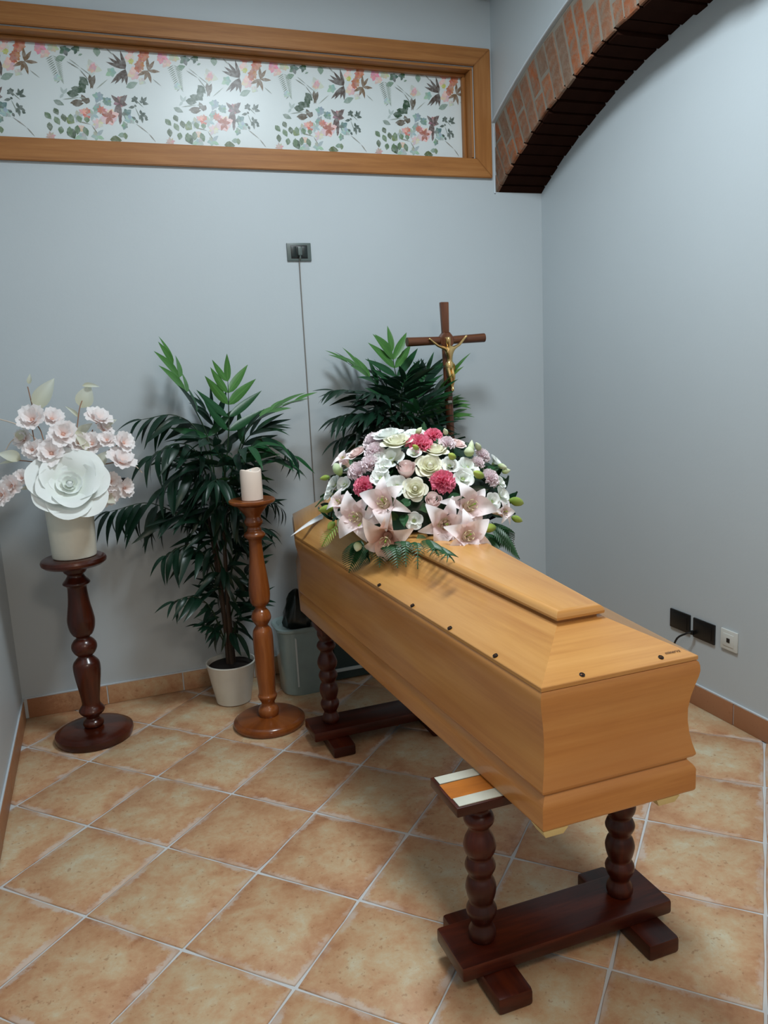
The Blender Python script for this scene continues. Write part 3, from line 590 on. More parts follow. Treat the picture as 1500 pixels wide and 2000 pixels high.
# ================================================================== BIN, BAG, CASE behind the coffin
def rrect(x0, y0, x1, y1, r, n=6):
    out = []
    for cx, cy, a in ((x1 - r, y0 + r, -PI / 2), (x1 - r, y1 - r, 0), (x0 + r, y1 - r, PI / 2), (x0 + r, y0 + r, PI)):
        out += [(cx + r * math.cos(a + k / n * PI / 2), cy + r * math.sin(a + k / n * PI / 2)) for k in range(n + 1)]
    return out
BO = (.815, -.235, 0); o = thing('waste_bin', 'grey green plastic bin with rounded corners against the back wall', 'bin', BO)
R2 = lambda d, z, r=.075: [(x - BO[0], y - BO[1], z) for x, y in rrect(.690 + d, -.350 + d, .945 - d, -.115 - d, r)]
B().loops([R2(.022, 0), R2(.018, .006), R2(.006, .27), R2(.004, .300), R2(.004, .318)], close_top=False).make('body', 'bin', o)
B().loops([R2(.0, .312), R2(-.004, .318), R2(-.004, .328), R2(.002, .333), R2(.016, .330), R2(.022, .318), R2(.026, .312)], close_bot=False).make('rim', 'bin', o)
B().box((-.055, -.1095, .05), (-.047, -.1075, .29), .001).make('painted_highlight', 'rail', o)  # pale strip paints the upright highlight on the bin's front
o = thing('rubbish_bag', 'crumpled black plastic bag rising from the grey green bin', 'bag', (.805, -.235, .313))
b = B(); seg = 20; prof = [(0, .085), (.02, .094), (.06, .088), (.10, .074), (.14, .058), (.165, .040), (.178, .018), (.182, .003)]; b.lathe(prof, seg)
b.V = [(x * (1 + .16 * math.sin(5 * math.atan2(y, x) + z * 30)) * .72, y * (1 + .12 * math.sin(4 * math.atan2(y, x) - z * 20)) * .8, z) for x, y, z in b.V]; b.make('bag_body', 'bag', o)
EO = (1.135, -.16, 0); o = thing('equipment_case', 'dark low case with a pale lower rail, behind the far trestle', 'case', EO)
B().box((-.165, -.085, .006), (.165, .13, .25), .01).make('body', 'case', o); B().box((-.166, -.094, .050), (.166, -.084, .066), .002).make('rail', 'rail', o)
for sx in (-.13, .13): B().box((sx - .02, -.06, 0), (sx + .02, .1, .007), .001).make('foot', 'black', o)
# ================================================================== LEAF / PETAL MESHES
def blade(L, W, nu, nv, prof, zf, crinkle=None):
    # surface from base (u=0) to tip (u=1) along +Y, across X, facing +Z
    V = []; F = []; U = []
    for i in range(nu + 1):
        u = i / nu; wv = W * prof(u)
        for j in range(nv + 1):
            v = -1 + 2 * j / nv; x, y, z = zf(u, v); V.append((x + wv * v, y + L * u, z))
    if crinkle: V = [crinkle(*p) for p in V]
    for i in range(nu):
        for j in range(nv):
            f = (i * (nv + 1) + j, i * (nv + 1) + j + 1, (i + 1) * (nv + 1) + j + 1, (i + 1) * (nv + 1) + j); F.append(f)
            U += [(q // (nv + 1) / nu, q % (nv + 1) / nv) for q in f]
    return V, F, U
def bmesh_of(name, *a, **k):
    V, F, U = blade(*a, **k); return mesh(name, V, F, U, True)
lance = lambda u: (math.sin(PI * min(1, u * 1.0) ** .72)) ** .9 if 0 < u < 1 else 0.02
# unit-length leaflets (length 1, half width w): straight, arching, hanging
def leaflet_mesh(curve, w_, fold=.35, twist=0):
    def zf(u, v):
        z = -curve * u * u + abs(v) * fold * w_ * lance(u); return (0, -curve * .35 * u * u * abs(curve), z)
    return blade(1, w_, 7, 2, lance, zf)
LEAFLET = {}
for mk in ('palm0', 'palm1', 'palm2'):
    for ck, cv in enumerate((.10, .34, .62)):
        V, F, U = leaflet_mesh(cv, (.125 if mk == 'palm2' else .098)); me = mesh('leaflet', V, F, U); me.materials.append(MT[mk]); LEAFLET[mk, ck] = me
def frame_mat(p, d, up, s=1.0, sx=1.0):             # local Y -> d, local Z ~ up
    d = Vector(d).normalized(); x = d.cross(Vector(up)); x = x.normalized() if x.length > 1e-5 else d.orthogonal().normalized(); z = x.cross(d)
    m = Matrix.Identity(4)
    for i in range(3): m[i][0] = x[i] * s * sx; m[i][1] = d[i] * s; m[i][2] = z[i] * s; m[i][3] = p[i]
    return m
def frond(root, pts, n, L, mk, hang=.3, start=.25, top=None, fan=1.0):
    ro = Vector(root.location); P = [Vector(p) - ro for p in pts]; C = spline(P, 16)
    fo = B().tube(C, [.0042 * (1 - .7 * k / 15) for k in range(16)], 5).make('frond', 'rachis', root)
    k = 0
    for i in range(n):
        t = start + (1 - start) * i / (n - 1); x = t * 15; a = min(int(x), 14); p = C[a].lerp(C[a + 1], x - a); tan = (C[min(a + 1, 15)] - C[max(a - 1, 0)]).normalized()
        side = tan.cross(Vector((0, 0, 1)))
        if side.length < .25: side = tan.cross(Vector((.3, -1, .2)))
        side.normalize(); up = side.cross(tan).normalized()
        if up.z < 0: up = -up
        for sg in (-1, 1):
            ang = (1.12 - .50 * t) * fan * random.uniform(.85, 1.15); d = tan * math.cos(ang) + side * sg * math.sin(ang) + up * random.uniform(-.02, .18) - Vector((0, 0, hang)) * random.uniform(.7, 1.3) * (1 - .35 * t)
            if i == n - 1 and sg > 0: d = tan + Vector((0, 0, .08))
            s = L * (.62 + .55 * math.sin(PI * min(1, .12 + t * .80))) * random.uniform(.88, 1.12)
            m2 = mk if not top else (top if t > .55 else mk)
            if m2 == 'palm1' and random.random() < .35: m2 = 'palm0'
            if ro.y + p.y + d.normalized().y * s > -.06: d.y -= (ro.y + p.y + d.normalized().y * s + .06) / s * 1.3
            ck = min(2, max(0, int(hang * 3 + random.uniform(-.6, .9))))
            uv_ = up + Vector((random.uniform(-.5, .5), -.35, random.uniform(-.2, .2)))
            for tries in range(6):                  # keep every leaflet clear of the back wall
                m_ = frame_mat(p, d, uv_, s)
                if ro.y + max((m_ @ v.co).y for v in LEAFLET[m2, ck].vertices) < -.012: break
                d = d.normalized(); d.y -= .3; ck = 0
            lf = put('leaflet', LEAFLET[m2, ck], None, fo, mw=m_); k += 1
    return fo
# ---- potted palm beside the candlestick
PB = Vector((.475, -.235, 0)); o = palm = thing('potted_palm', 'tall artificial palm in a white pot left of the candlestick', 'plant', PB)
B().lathe([(0, .070), (.004, .080), (.03, .084), (.10, .098), (.185, .112), (.192, .1145), (.196, .113), (.196, .108), (.186, .105), (.178, .104), (.172, .103)], 40).make('pot', 'pot', o)
B().lathe([(.16, .098), (.176, .1035), (.182, .07), (.186, .01)], 24).make('soil', 'soil', o)
for dx, dy, lean in ((-.012, 0, -.012), (.014, .01, .012), (.0, -.014, .02), (-.002, .012, -.04)):
    h = random.uniform(.85, 1.0); B().tube(spline([(dx, dy, .17), (dx * .6 + lean * .4, dy * .7, .5), (dx + lean, dy, h)], 14), [.011 - .0045 * k / 13 for k in range(14)], 8).make('cane', 'cane', o)
W8 = lambda x, y, Y: at_y((200 + x / 2.563, 640 + y / 2.563), Y)
def F8(path, n, L, mk, hang, **k): frond(palm, [W8(*p) for p in path], max(5, round(n * .8)), L * 1.38, mk, hang, **k)
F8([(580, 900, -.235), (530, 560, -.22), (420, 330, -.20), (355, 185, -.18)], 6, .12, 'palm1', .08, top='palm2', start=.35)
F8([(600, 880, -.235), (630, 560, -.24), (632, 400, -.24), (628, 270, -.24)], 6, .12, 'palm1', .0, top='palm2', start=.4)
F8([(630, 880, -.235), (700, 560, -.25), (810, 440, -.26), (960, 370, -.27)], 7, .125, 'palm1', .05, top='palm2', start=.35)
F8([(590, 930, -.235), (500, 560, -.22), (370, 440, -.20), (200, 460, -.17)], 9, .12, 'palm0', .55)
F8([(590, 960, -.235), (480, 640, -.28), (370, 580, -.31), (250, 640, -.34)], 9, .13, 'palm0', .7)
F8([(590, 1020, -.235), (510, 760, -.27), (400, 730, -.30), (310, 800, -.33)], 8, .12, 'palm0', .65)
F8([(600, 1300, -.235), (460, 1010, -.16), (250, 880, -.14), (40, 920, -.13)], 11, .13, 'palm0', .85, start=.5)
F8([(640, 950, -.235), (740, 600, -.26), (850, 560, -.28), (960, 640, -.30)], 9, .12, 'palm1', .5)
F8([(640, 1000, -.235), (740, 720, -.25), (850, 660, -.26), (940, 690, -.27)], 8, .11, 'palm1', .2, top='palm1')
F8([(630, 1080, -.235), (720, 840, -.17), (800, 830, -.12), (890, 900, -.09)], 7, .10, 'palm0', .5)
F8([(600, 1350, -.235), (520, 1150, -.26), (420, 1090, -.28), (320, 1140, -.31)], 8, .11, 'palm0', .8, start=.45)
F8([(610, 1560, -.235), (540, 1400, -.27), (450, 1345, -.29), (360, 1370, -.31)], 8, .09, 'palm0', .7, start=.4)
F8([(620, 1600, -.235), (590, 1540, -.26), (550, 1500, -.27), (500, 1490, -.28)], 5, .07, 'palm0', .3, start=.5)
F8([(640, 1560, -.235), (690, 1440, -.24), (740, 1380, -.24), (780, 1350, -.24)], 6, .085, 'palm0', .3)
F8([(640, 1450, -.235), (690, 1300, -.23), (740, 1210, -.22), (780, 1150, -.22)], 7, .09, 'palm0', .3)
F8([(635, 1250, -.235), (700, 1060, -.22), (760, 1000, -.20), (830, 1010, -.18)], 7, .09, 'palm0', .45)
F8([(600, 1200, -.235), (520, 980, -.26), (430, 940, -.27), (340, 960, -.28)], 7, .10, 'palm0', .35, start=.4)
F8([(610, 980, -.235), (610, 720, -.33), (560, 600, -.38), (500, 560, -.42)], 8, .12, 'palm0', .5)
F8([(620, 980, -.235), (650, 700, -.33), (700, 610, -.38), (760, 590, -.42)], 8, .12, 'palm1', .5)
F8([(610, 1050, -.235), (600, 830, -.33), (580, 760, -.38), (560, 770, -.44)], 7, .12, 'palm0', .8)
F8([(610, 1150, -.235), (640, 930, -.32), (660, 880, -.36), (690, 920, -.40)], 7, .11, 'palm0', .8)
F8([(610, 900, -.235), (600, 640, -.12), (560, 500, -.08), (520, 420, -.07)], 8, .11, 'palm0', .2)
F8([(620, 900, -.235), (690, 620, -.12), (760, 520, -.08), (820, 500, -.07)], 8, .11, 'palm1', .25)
def inner_foliage(root, spots, name='inner_leaves'):
    rs = random.Random(5); b = B(); ro = Vector(root.location)
    for (x, y, z, rx, rz, cnt) in spots:
        for k in range(cnt):
            a = rs.uniform(0, 2 * PI); rr = rx * rs.uniform(.1, 1) ** .6; p = Vector((x + rr * math.cos(a), y + rr * .6 * math.sin(a), z + rs.uniform(-rz, rz))); d = Vector((math.cos(a), math.sin(a) * .6, rs.uniform(-1.1, .7))); L = rs.uniform(.09, .16)
            if p.y + d.normalized().y * L > -.06: d.y = -abs(d.y)
            m = frame_mat(p - ro, d, Vector((rs.uniform(-.5, .5), -.5, .8)), L); V, F, U = leaflet_mesh(rs.choice((.15, .4, .6)), .095); b.add([m @ Vector(v) for v in V], F, U)
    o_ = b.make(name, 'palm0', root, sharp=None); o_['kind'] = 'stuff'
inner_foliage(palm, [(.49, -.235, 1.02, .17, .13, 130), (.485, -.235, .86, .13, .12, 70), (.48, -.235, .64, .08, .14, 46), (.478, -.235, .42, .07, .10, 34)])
# ---- palm behind the flowers
PB2 = Vector((1.44, -.20, 0)); o = palm2 = thing('potted_palm', 'artificial palm behind the flower arrangement, leaning past the crucifix', 'plant', PB2)
B().lathe([(0, .070), (.004, .080), (.03, .084), (.10, .098), (.185, .112), (.192, .1145), (.196, .113), (.196, .108), (.186, .105), (.172, .103)], 40).make('pot', 'pot', o)
B().lathe([(.16, .098), (.176, .1035), (.182, .07), (.186, .01)], 24).make('soil', 'soil', o)
for dx, dy, lean in ((-.012, 0, -.03), (.014, .01, .0), (.0, -.014, .02)):
    B().tube(spline([(dx, dy, .17), (dx + lean * .4, dy, .6), (dx + lean, dy, 1.12)], 14), [.011 - .0045 * k / 13 for k in range(14)], 8).make('cane', 'cane', o)
W6 = lambda x, y, Y: at_y((600 + x / 3.75, 560 + y / 3.75), Y)
def F6(path, n, L, mk, hang, **k): frond(palm2, [W6(*p) for p in path], max(5, round(n * .85)), L * 1.25, mk, hang, **k)
F6([(700, 1150, -.20), (670, 760, -.19), (640, 600, -.18), (622, 480, -.17)], 6, .13, 'palm1', .05, top='palm2', start=.35)
F6([(680, 1150, -.20), (560, 800, -.17), (420, 640, -.14), (300, 560, -.12)], 7, .12, 'palm1', .15, top='palm2', start=.3)
F6([(680, 1180, -.20), (500, 880, -.22), (350, 770, -.24), (200, 760, -.25)], 9, .12, 'palm0', .4)
F6([(680, 1250, -.20), (500, 1010, -.22), (350, 930, -.23), (230, 960, -.24)], 8, .12, 'palm0', .5)
F6([(680, 1350, -.20), (480, 1140, -.20), (340, 1080, -.20), (240, 1120, -.20)], 8, .11, 'palm0', .55)
F6([(720, 1150, -.20), (800, 850, -.19), (850, 720, -.18), (875, 640, -.17)], 9, .12, 'palm1', .05, top='palm1', start=.3)
F6([(740, 1150, -.20), (880, 900, -.20), (980, 760, -.22), (1070, 640, -.24)], 10, .125, 'palm1', .0, top='palm2', start=.3)
F6([(760, 1180, -.20), (880, 1000, -.14), (960, 900, -.12), (1060, 840, -.10)], 9, .11, 'palm1', .2, top='palm2')
F6([(760, 1230, -.20), (900, 1060, -.16), (1000, 960, -.14), (1070, 930, -.12)], 8, .11, 'palm1', .2, top='palm2')
F6([(700, 1150, -.20), (690, 850, -.28), (700, 740, -.33), (730, 660, -.36)], 9, .12, 'palm0', .2)
F6([(690, 1150, -.20), (600, 880, -.28), (540, 800, -.33), (460, 780, -.36)], 9, .12, 'palm0', .35)
F6([(690, 1250, -.20), (600, 1020, -.28), (520, 930, -.33), (430, 930, -.36)], 8, .12, 'palm0', .5)
F6([(730, 1200, -.20), (790, 980, -.28), (840, 890, -.33), (900, 840, -.36)], 9, .12, 'palm1', .2)
F6([(710, 1250, -.20), (700, 1040, -.28), (700, 960, -.33), (690, 930, -.37)], 8, .12, 'palm0', .5)
F6([(740, 1280, -.20), (820, 1100, -.27), (880, 1030, -.30), (960, 1010, -.33)], 8, .11, 'palm0', .4)
F6([(690, 1100, -.20), (640, 860, -.10), (580, 740, -.08), (530, 690, -.07)], 8, .11, 'palm0', .2)
F6([(690, 1100, -.20), (730, 860, -.10), (760, 740, -.08), (790, 690, -.07)], 8, .11, 'palm0', .2)
inner_foliage(palm2, [(1.40, -.20, 1.20, .20, .15, 130), (1.41, -.20, 1.0, .22, .14, 70)])
# ================================================================== CRUCIFIX
CB = Vector((1.655, -.25, 0)); o = thing('crucifix', 'wooden standing crucifix with a gilt figure rising behind the flowers', 'crucifix', CB)
X0, ZB = 1.619 - CB.x, 1.612
B().lathe([(0, .12), (.006, .128), (.018, .128), (.024, .12), (.03, .04), (.05, .026), (.055, .02)], 32).make('stand_base', 'cross', o)
B().tube([(0, 0, .05), (-.012, 0, .55), (-.024, 0, 1.1), (X0 + .003, 0, 1.50), (X0, 0, ZB - .028)], [.019, .019, .0195, .020, .020], 16).make('post', 'cross', o)
def half_bar(p0, p1, r0, r1, name):
    B().tube([p0, Vector(p0).lerp(Vector(p1), .5), p1], [r0, (r0 + r1) / 2, r1], 16).make(name, 'cross', o)
b = B().box((-.018, -.012, ZB + .036), (.018, .010, 1.792), .004); b.V = [(X0 - (z - ZB) * .012 + x * (.88 + (z - ZB) * 1.6), y, z) for x, y, z in b.V]; b.make('head_bar', 'cross', o)
half_bar((1.420 - CB.x, 0, ZB + .001), (X0 - .020, 0, ZB + .002), .0215, .0190, 'cross_arm'); half_bar((X0 + .020, 0, ZB + .002), (1.826 - CB.x, 0, ZB + .008), .0190, .0215, 'cross_arm')
hub = B(); oc = [(X0 + .036 * math.cos(a_) * (1.0), ZB + .042 * math.sin(a_)) for a_ in [PI / 8 + k * PI / 4 for k in range(8)]]
hub.loops([[(x, .016, z) for x, z in oc], [(x, -.022, z) for x, z in oc], [(X0 + (x - X0) * .9, -.026, ZB + (z - ZB) * .9) for x, z in oc]]); hub.make('hub', 'cross', o, sharp=25)
# gilt figure: one skinned body
J = {'pelvis': (0, -.038, -.118, .0130), 'waist': (.002, -.040, -.088, .0110), 'chest': (.0, -.044, -.052, .0155), 'neck': (-.006, -.046, -.026, .0075), 'head0': (-.010, -.053, -.014, .0105), 'head': (-.012, -.056, .006, .0115), 'crown': (-.011, -.054, .017, .008),
     'shL': (-.024, -.043, -.036, .0085), 'elL': (-.058, -.038, -.022, .0064), 'wrL': (-.088, -.031, .004, .0046), 'haL': (-.100, -.029, .013, .0056), 'shR': (.022, -.043, -.036, .0085), 'elR': (.056, -.038, -.020, .0064), 'wrR': (.088, -.031, .010, .0046), 'haR': (.101, -.029, .021, .0056),
     'hipL': (-.010, -.038, -.126, .0115), 'knL': (-.004, -.050, -.172, .0088), 'anL': (.006, -.038, -.222, .0058), 'ftL': (.008, -.042, -.246, .0056), 'hipR': (.010, -.038, -.126, .0115), 'knR': (.014, -.050, -.170, .0088), 'anR': (.012, -.036, -.216, .0058), 'ftR': (.011, -.047, -.238, .0056)}
E_ = 'pelvis waist,waist chest,chest neck,neck head0,head0 head,head crown,chest shL,shL elL,elL wrL,wrL haL,chest shR,shR elR,elR wrR,wrR haR,pelvis hipL,hipL knL,knL anL,anL ftL,pelvis hipR,hipR knR,knR anR,anR ftR'.split(',')
nm = list(J); me = bpy.data.meshes.new('corpus'); me.from_pydata([(J[k][0] + X0, J[k][1], J[k][2] + ZB) for k in nm], [tuple(nm.index(x) for x in e.split()) for e in E_], [])
cp = put('corpus', me, 'gold', o, label='gilt crucified figure'); sk = cp.modifiers.new('skin', 'SKIN'); sk.use_smooth_shade = True
for k, sv in zip(nm, me.skin_vertices[0].data): sv.radius = (J[k][3] * 1.28, J[k][3] * 1.1); sv.use_root = (k == 'pelvis')
cp.modifiers.new('sub', 'SUBSURF').levels = 2; cp.modifiers['sub'].render_levels = 2
b = B().lathe([(-.128, .0205), (-.118, .0215), (-.106, .0195), (-.100, .0165)], 20, 0, 0); b.V = [(x + X0, y * .8 - .039, z + ZB) for x, y, z in b.V]; b.tube([(X0 + .016, -.048, ZB - .110), (X0 + .022, -.046, ZB - .130), (X0 + .018, -.043, ZB - .150)], [.006, .006, .003], 8); b.make('loincloth', 'gold', cp)
b = B()
for hx, sx in ((-.012, 1),): b.tube([(X0 + hx - .012, -.052, ZB + .012), (X0 + hx, -.066, ZB + .014), (X0 + hx + .012, -.052, ZB + .014), (X0 + hx, -.042, ZB + .013), (X0 + hx - .012, -.052, ZB + .012)], .0022, 6)
b.make('thorn_crown', 'gold', cp)
B().box((X0 - .011, -.030, ZB - .298), (X0 + .011, -.019, ZB - .284), .002).make('foot_plate', 'silver', o, label='small silvery plate below the figure')
# ================================================================== FLOWER BUILDERS
def face_mat(p, nrm, roll, s=1.0):                  # flower local Z -> nrm
    q = Vector(nrm).normalized().to_track_quat('Z', 'Y').to_matrix().to_4x4(); return Matrix.Translation(p) @ q @ Matrix.Rotation(roll, 4, 'Z') @ Matrix.Scale(s, 4)
PET = {}
def petal_mesh(key, mat, *a):
    if (key, mat) not in PET:
        V, F, U = blade(*a); me = mesh('petal', V, F, U); me.materials.append(MT[mat]); PET[key, mat] = me
    return PET[key, mat]
rnd_w = lambda u: (max(0.0, 1 - (1 - min(1, u * 1.45)) ** 2) ** .5) * (max(0, 1 - max(0, (u - .62) / .38) ** 2.6)) ** .5 if u < 1 else .12
fan_w = lambda u: .26 + .74 * math.sin(PI / 2 * min(1, u * 1.45))
def ring(part, me, n, tilt, r0, s, roll0=0, jit=.12, z=0):
    # petals set round the axis; tilt 0 = pointing up the axis, pi/2 = flat open
    for k in range(n):
        a_ = roll0 + 2 * PI * k / n + random.uniform(-jit, jit); t_ = tilt + random.uniform(-jit, jit) * .6
        m = Matrix.Rotation(a_, 4, 'Z') @ Matrix.Translation((0, r0, z)) @ Matrix.Rotation(PI / 2 - t_, 4, 'X') @ Matrix.Scale(s * random.uniform(.92, 1.08), 4)
        put('petal', me, None, part, mw=m)
def bud_core(name, mat, R, H, parent, mw, twist=7, label=None):
    prof = [(0, R * .35), (H * .12, R * .75), (H * .35, R), (H * .65, R * .86), (H * .86, R * .6), (H * .95, R * .42), (H, R * .1)]; b = B().lathe(turn(prof, 3), 20)
    b.V = [(x * (1 + .10 * math.sin(3 * math.atan2(y, x) + z / H * twist)), y * (1 + .10 * math.sin(3 * math.atan2(y, x) + z / H * twist)), z) for x, y, z in b.V]
    zmx = H; n0 = len(b.U); 
    b.U = [(min(1, max(0, b.V[i][2] / zmx)), .3) for f in b.F for i in f]
    ob = b.make(name, mat, parent, sharp=None, label=label); ob.matrix_local = mw; return ob
def wrap_mesh(key, mat, rb, rm, rt, h, half, lip=0.0, zb=0.0):
    # petal wrapped about the flower's axis: radius runs rb -> rm -> rt with height, rim rolled outward by lip
    if (key, mat) in PET: return PET[key, mat]
    nu, nv = 8, 8; V = []; F = []; U = []
    for i in range(nu + 1):
        u = i / nu
        for j in range(nv + 1):
            v = -1 + 2 * j / nv; ue = u * (1 - .16 * v ** 2 - .18 * v ** 6); r = (1 - ue) ** 2 * rb + 2 * ue * (1 - ue) * rm + ue * ue * rt; l = max(0, (ue - .78) / .22); r += lip * l * l; z = zb + h * ue - lip * .55 * l ** 3
            a = v * half * (.55 + .45 * min(1, u * 2.2)) + PI / 2; r *= 1 - .05 * v * v + .012 * math.sin(v * 7); V.append((r * math.cos(a), r * math.sin(a), z))
    for i in range(nu):
        for j in range(nv):
            f = (i * (nv + 1) + j, i * (nv + 1) + j + 1, (i + 1) * (nv + 1) + j + 1, (i + 1) * (nv + 1) + j); F.append(f); U += [(q // (nv + 1) / nu, q % (nv + 1) / nv) for q in f]
    me = mesh('petal', V, F, U); me.materials.append(MT[mat]); PET[key, mat] = me; return me
def whorl(part, me, n, roll0, s=1.0, tip=.06, z=0):
    for k in range(n):
        m = Matrix.Rotation(roll0 + 2 * PI * k / n + random.uniform(-.12, .12), 4, 'Z') @ Matrix.Translation((0, 0, z)) @ Matrix.Rotation(random.uniform(-tip, tip), 4, 'X') @ Matrix.Scale(s * random.uniform(.95, 1.05), 4)
        put('petal', me, None, part, mw=m)
def rose(root, p, nrm, D, mat, open_=1.0, label=None, roll=None):
    s = D / 2; cupf = open_ < .4
    part = bud_core('rose', mat, .15, .62 if cupf else .46, root, face_mat(p, nrm, random.uniform(0, 6) if roll is None else roll, s), 9, label=label)
    if cupf: L = [('c1', .06, .24, .17, .74, 1.25, .0, 3), ('c2', .10, .40, .29, .76, 1.1, .02, 3), ('c3', .15, .60, .44, .74, 1.0, .07, 4), ('c4', .20, .76, .60, .66, .95, .12, 4)]
    else: L = [('o1', .05, .20, .15, .50, 1.2, 0, 3), ('o2', .08, .32, .28, .50, 1.0, .02, 4), ('o3', .10, .48, .44, .47, .9, .05, 5), ('o4', .12, .62, .62, .40, .8, .09, 5), ('o5', .12, .74, .80, .28, .75, .13, 5)]
    zb = -.55 if cupf else -.1
    for q, (k, rb, rm, rt, h, hf, lip, n) in enumerate(L): whorl(part, wrap_mesh(('rose', k), mat, rb, rm, rt, h * (1.5 if cupf else 1), hf, lip, zb), n, q * .8, 1, .05)
    return part
def fuse(part):
    # small flower: its petals joined with their calyx into one mesh of two materials
    me = part.data; V = [tuple(v.co) for v in me.vertices]; F = [tuple(p.vertices) for p in me.polygons]; U = [tuple(d.uv) for d in me.uv_layers[0].data]; MI = [0] * len(F); pm = None
    kids = [o for o in COL.objects if o.parent is part]
    for o in kids:
        pm = o.data.materials[0]; n0 = len(V); V += [tuple(o.matrix_basis @ v.co) for v in o.data.vertices]; F += [tuple(i + n0 for i in p.vertices) for p in o.data.polygons]; U += [tuple(d.uv) for d in o.data.uv_layers[0].data]; MI += [1] * len(o.data.polygons)
    nm = mesh(me.name, V, F, U); nm.materials.append(me.materials[0]); nm.materials.append(pm); nm.polygons.foreach_set('material_index', MI); part.data = nm
    for o in kids: bpy.data.objects.remove(o)
    return part
def carnation(root, p, nrm, D, mat, label=None):
    s = D / 2
    ruffle = lambda u, v: (0, -u * .18 * v * v + (.05 * math.cos(v * 13) + .03 * math.cos(v * 29)) * u ** 3, .20 * math.sin(v * 8 + 1) * u * u)
    fanw = lambda u: .12 + .88 * u ** 1.2
    pm = petal_mesh('carn', mat, .78, .62, 6, 12, fanw, ruffle)
    b = B().lathe([(-.5, .12), (-.2, .2), (0, .25), (.15, .1)], 10); b.U = [(0, 0)] * len(b.U); part = b.make('carnation', mat, root, label=label); part.matrix_local = face_mat(p, nrm, random.uniform(0, 6), s)
    ring(part, pm, 8, 1.25, .12, 1.05, 0, .25, z=-.05); ring(part, pm, 7, .75, .10, .98, .4, .25, z=.03); ring(part, pm, 5, .30, .05, .85, .2, .25, z=.12); return fuse(part)
def lisianthus(root, p, nrm, D, mat='white_pet', label=None, open_=1.0):
    s = D / 2; b = B().lathe([(-.55, .05), (-.35, .16), (-.1, .2), (.05, .12), (.12, .01)], 12); b.U = [(0.2, 0)] * len(b.U)
    part = b.make('lisianthus', 'palebud', root, label=label); part.matrix_local = face_mat(p, nrm, random.uniform(0, 6), s)
    whorl(part, wrap_mesh('l_in', mat, .06, .34, .40, .62, 1.0, .06, -.2), 4, 0, 1, .08); whorl(part, wrap_mesh('l_out', mat, .08, .62, .86, .52, .95, .12, -.25), 5, .5, 1, .12); return fuse(part)
def lily(root, p, nrm, D, mat='lily_pet', label=None, roll=0.0, tilt=1.0, anthers='stamen'):
    s = D / 2; b = B().lathe([(-.55, .04), (-.35, .09), (-.1, .16), (.02, .17), (-.02, .05)], 12); b.U = [(.15, .2)] * len(b.U)
    part = b.make('lily', mat, root, label=label); part.matrix_local = face_mat(p, nrm, roll, s)
    lw = lambda u: (.34 + .66 * math.sin(PI * min(1, u * 1.02) ** .95)) * (1 - u ** 5) ** .6 if u < 1 else .03
    rec = lambda u, v: (.02 * math.sin(u * 8) * v, -.22 * u ** 4, .14 * v * v * math.sin(PI * u) - 1.0 * u ** 3.4 + .62 * u - .05 * (1 - abs(v)) + .03 * math.sin(v * 3 + u * 9) * u)
    pm = petal_mesh('lily_w', mat, 1.18, .42, 10, 6, lw, rec); pn = petal_mesh('lily_n', mat, 1.16, .30, 10, 6, lw, rec)
    ring(part, pn, 3, tilt, .10, 1, PI / 3, .08, z=-.08); ring(part, pm, 3, tilt - .08, .10, 1, 0, .08, z=-.03)
    for k in range(6):
        a_ = k * PI / 3 + .3; r_ = .20; b = B().tube(spline([(0, 0, -.05), (r_ * .5 * math.cos(a_), r_ * .5 * math.sin(a_), .35), (r_ * math.cos(a_), r_ * math.sin(a_), .58)], 6), .012, 5); b.tube([(r_ * math.cos(a_) - .06 * math.sin(a_), r_ * math.sin(a_) + .06 * math.cos(a_), .58), (r_ * math.cos(a_) + .06 * math.sin(a_), r_ * math.sin(a_) - .06 * math.cos(a_), .60)], .018, 6)
        b.make('stamen', anthers, part)
    B().tube([(0, 0, -.05), (.03, 0, .4), (.06, 0, .72)], [.02, .02, .045], 6).make('pistil', 'bud', part); return part
def bud(root, p, d, L, R, mat='bud', label=None):
    b = B().lathe(turn([(0, R * .35), (L * .15, R * .75), (L * .45, R), (L * .8, R * .62), (L, R * .06)], 3), 12)
    b.V = [(x * (1 + .07 * math.cos(3 * math.atan2(y, x))), y * (1 + .07 * math.cos(3 * math.atan2(y, x))), z) for x, y, z in b.V]; b.U = [(b.V[i][2] / L, .3) for f in b.F for i in f]
    ob = b.make('flower_bud', mat, root, sharp=None, label=label); ob.matrix_local = Matrix.Translation(p) @ Vector(d).normalized().to_track_quat('Z', 'Y').to_matrix().to_4x4(); return ob
def fern(root, pts, W, n=16, mat='fern', name='fern_frond'):
    C = spline(pts, 24); b = B().tube(C, .0016, 4)
    for i in range(n):
        t = .08 + .90 * i / (n - 1); x = t * 23; a_ = min(int(x), 22); p = C[a_].lerp(C[a_ + 1], x - a_); tan = (C[a_ + 1] - C[a_]).normalized(); side = tan.cross(Vector((0, -.5, 1))).normalized()
        for sg in (-1, 1):
            l_ = W * (math.sin(PI * (.10 + .90 * t) ** .8) ** .8 + .05); m = frame_mat(p, side * sg + tan * .55 - Vector((0, 0, .12)), Vector((0, -.5, 1)), l_)
            V, F, U = blade(1, .135, 4, 2, lambda u: (1 - u ** 2.2) * (.7 + .3 * math.sin(u * 9)), lambda u, v: (0, 0, -.15 * u * u + .05 * abs(v))); b.add([m @ Vector(v) for v in V], F, U)
    return b.make(name, mat, root, sharp=None)
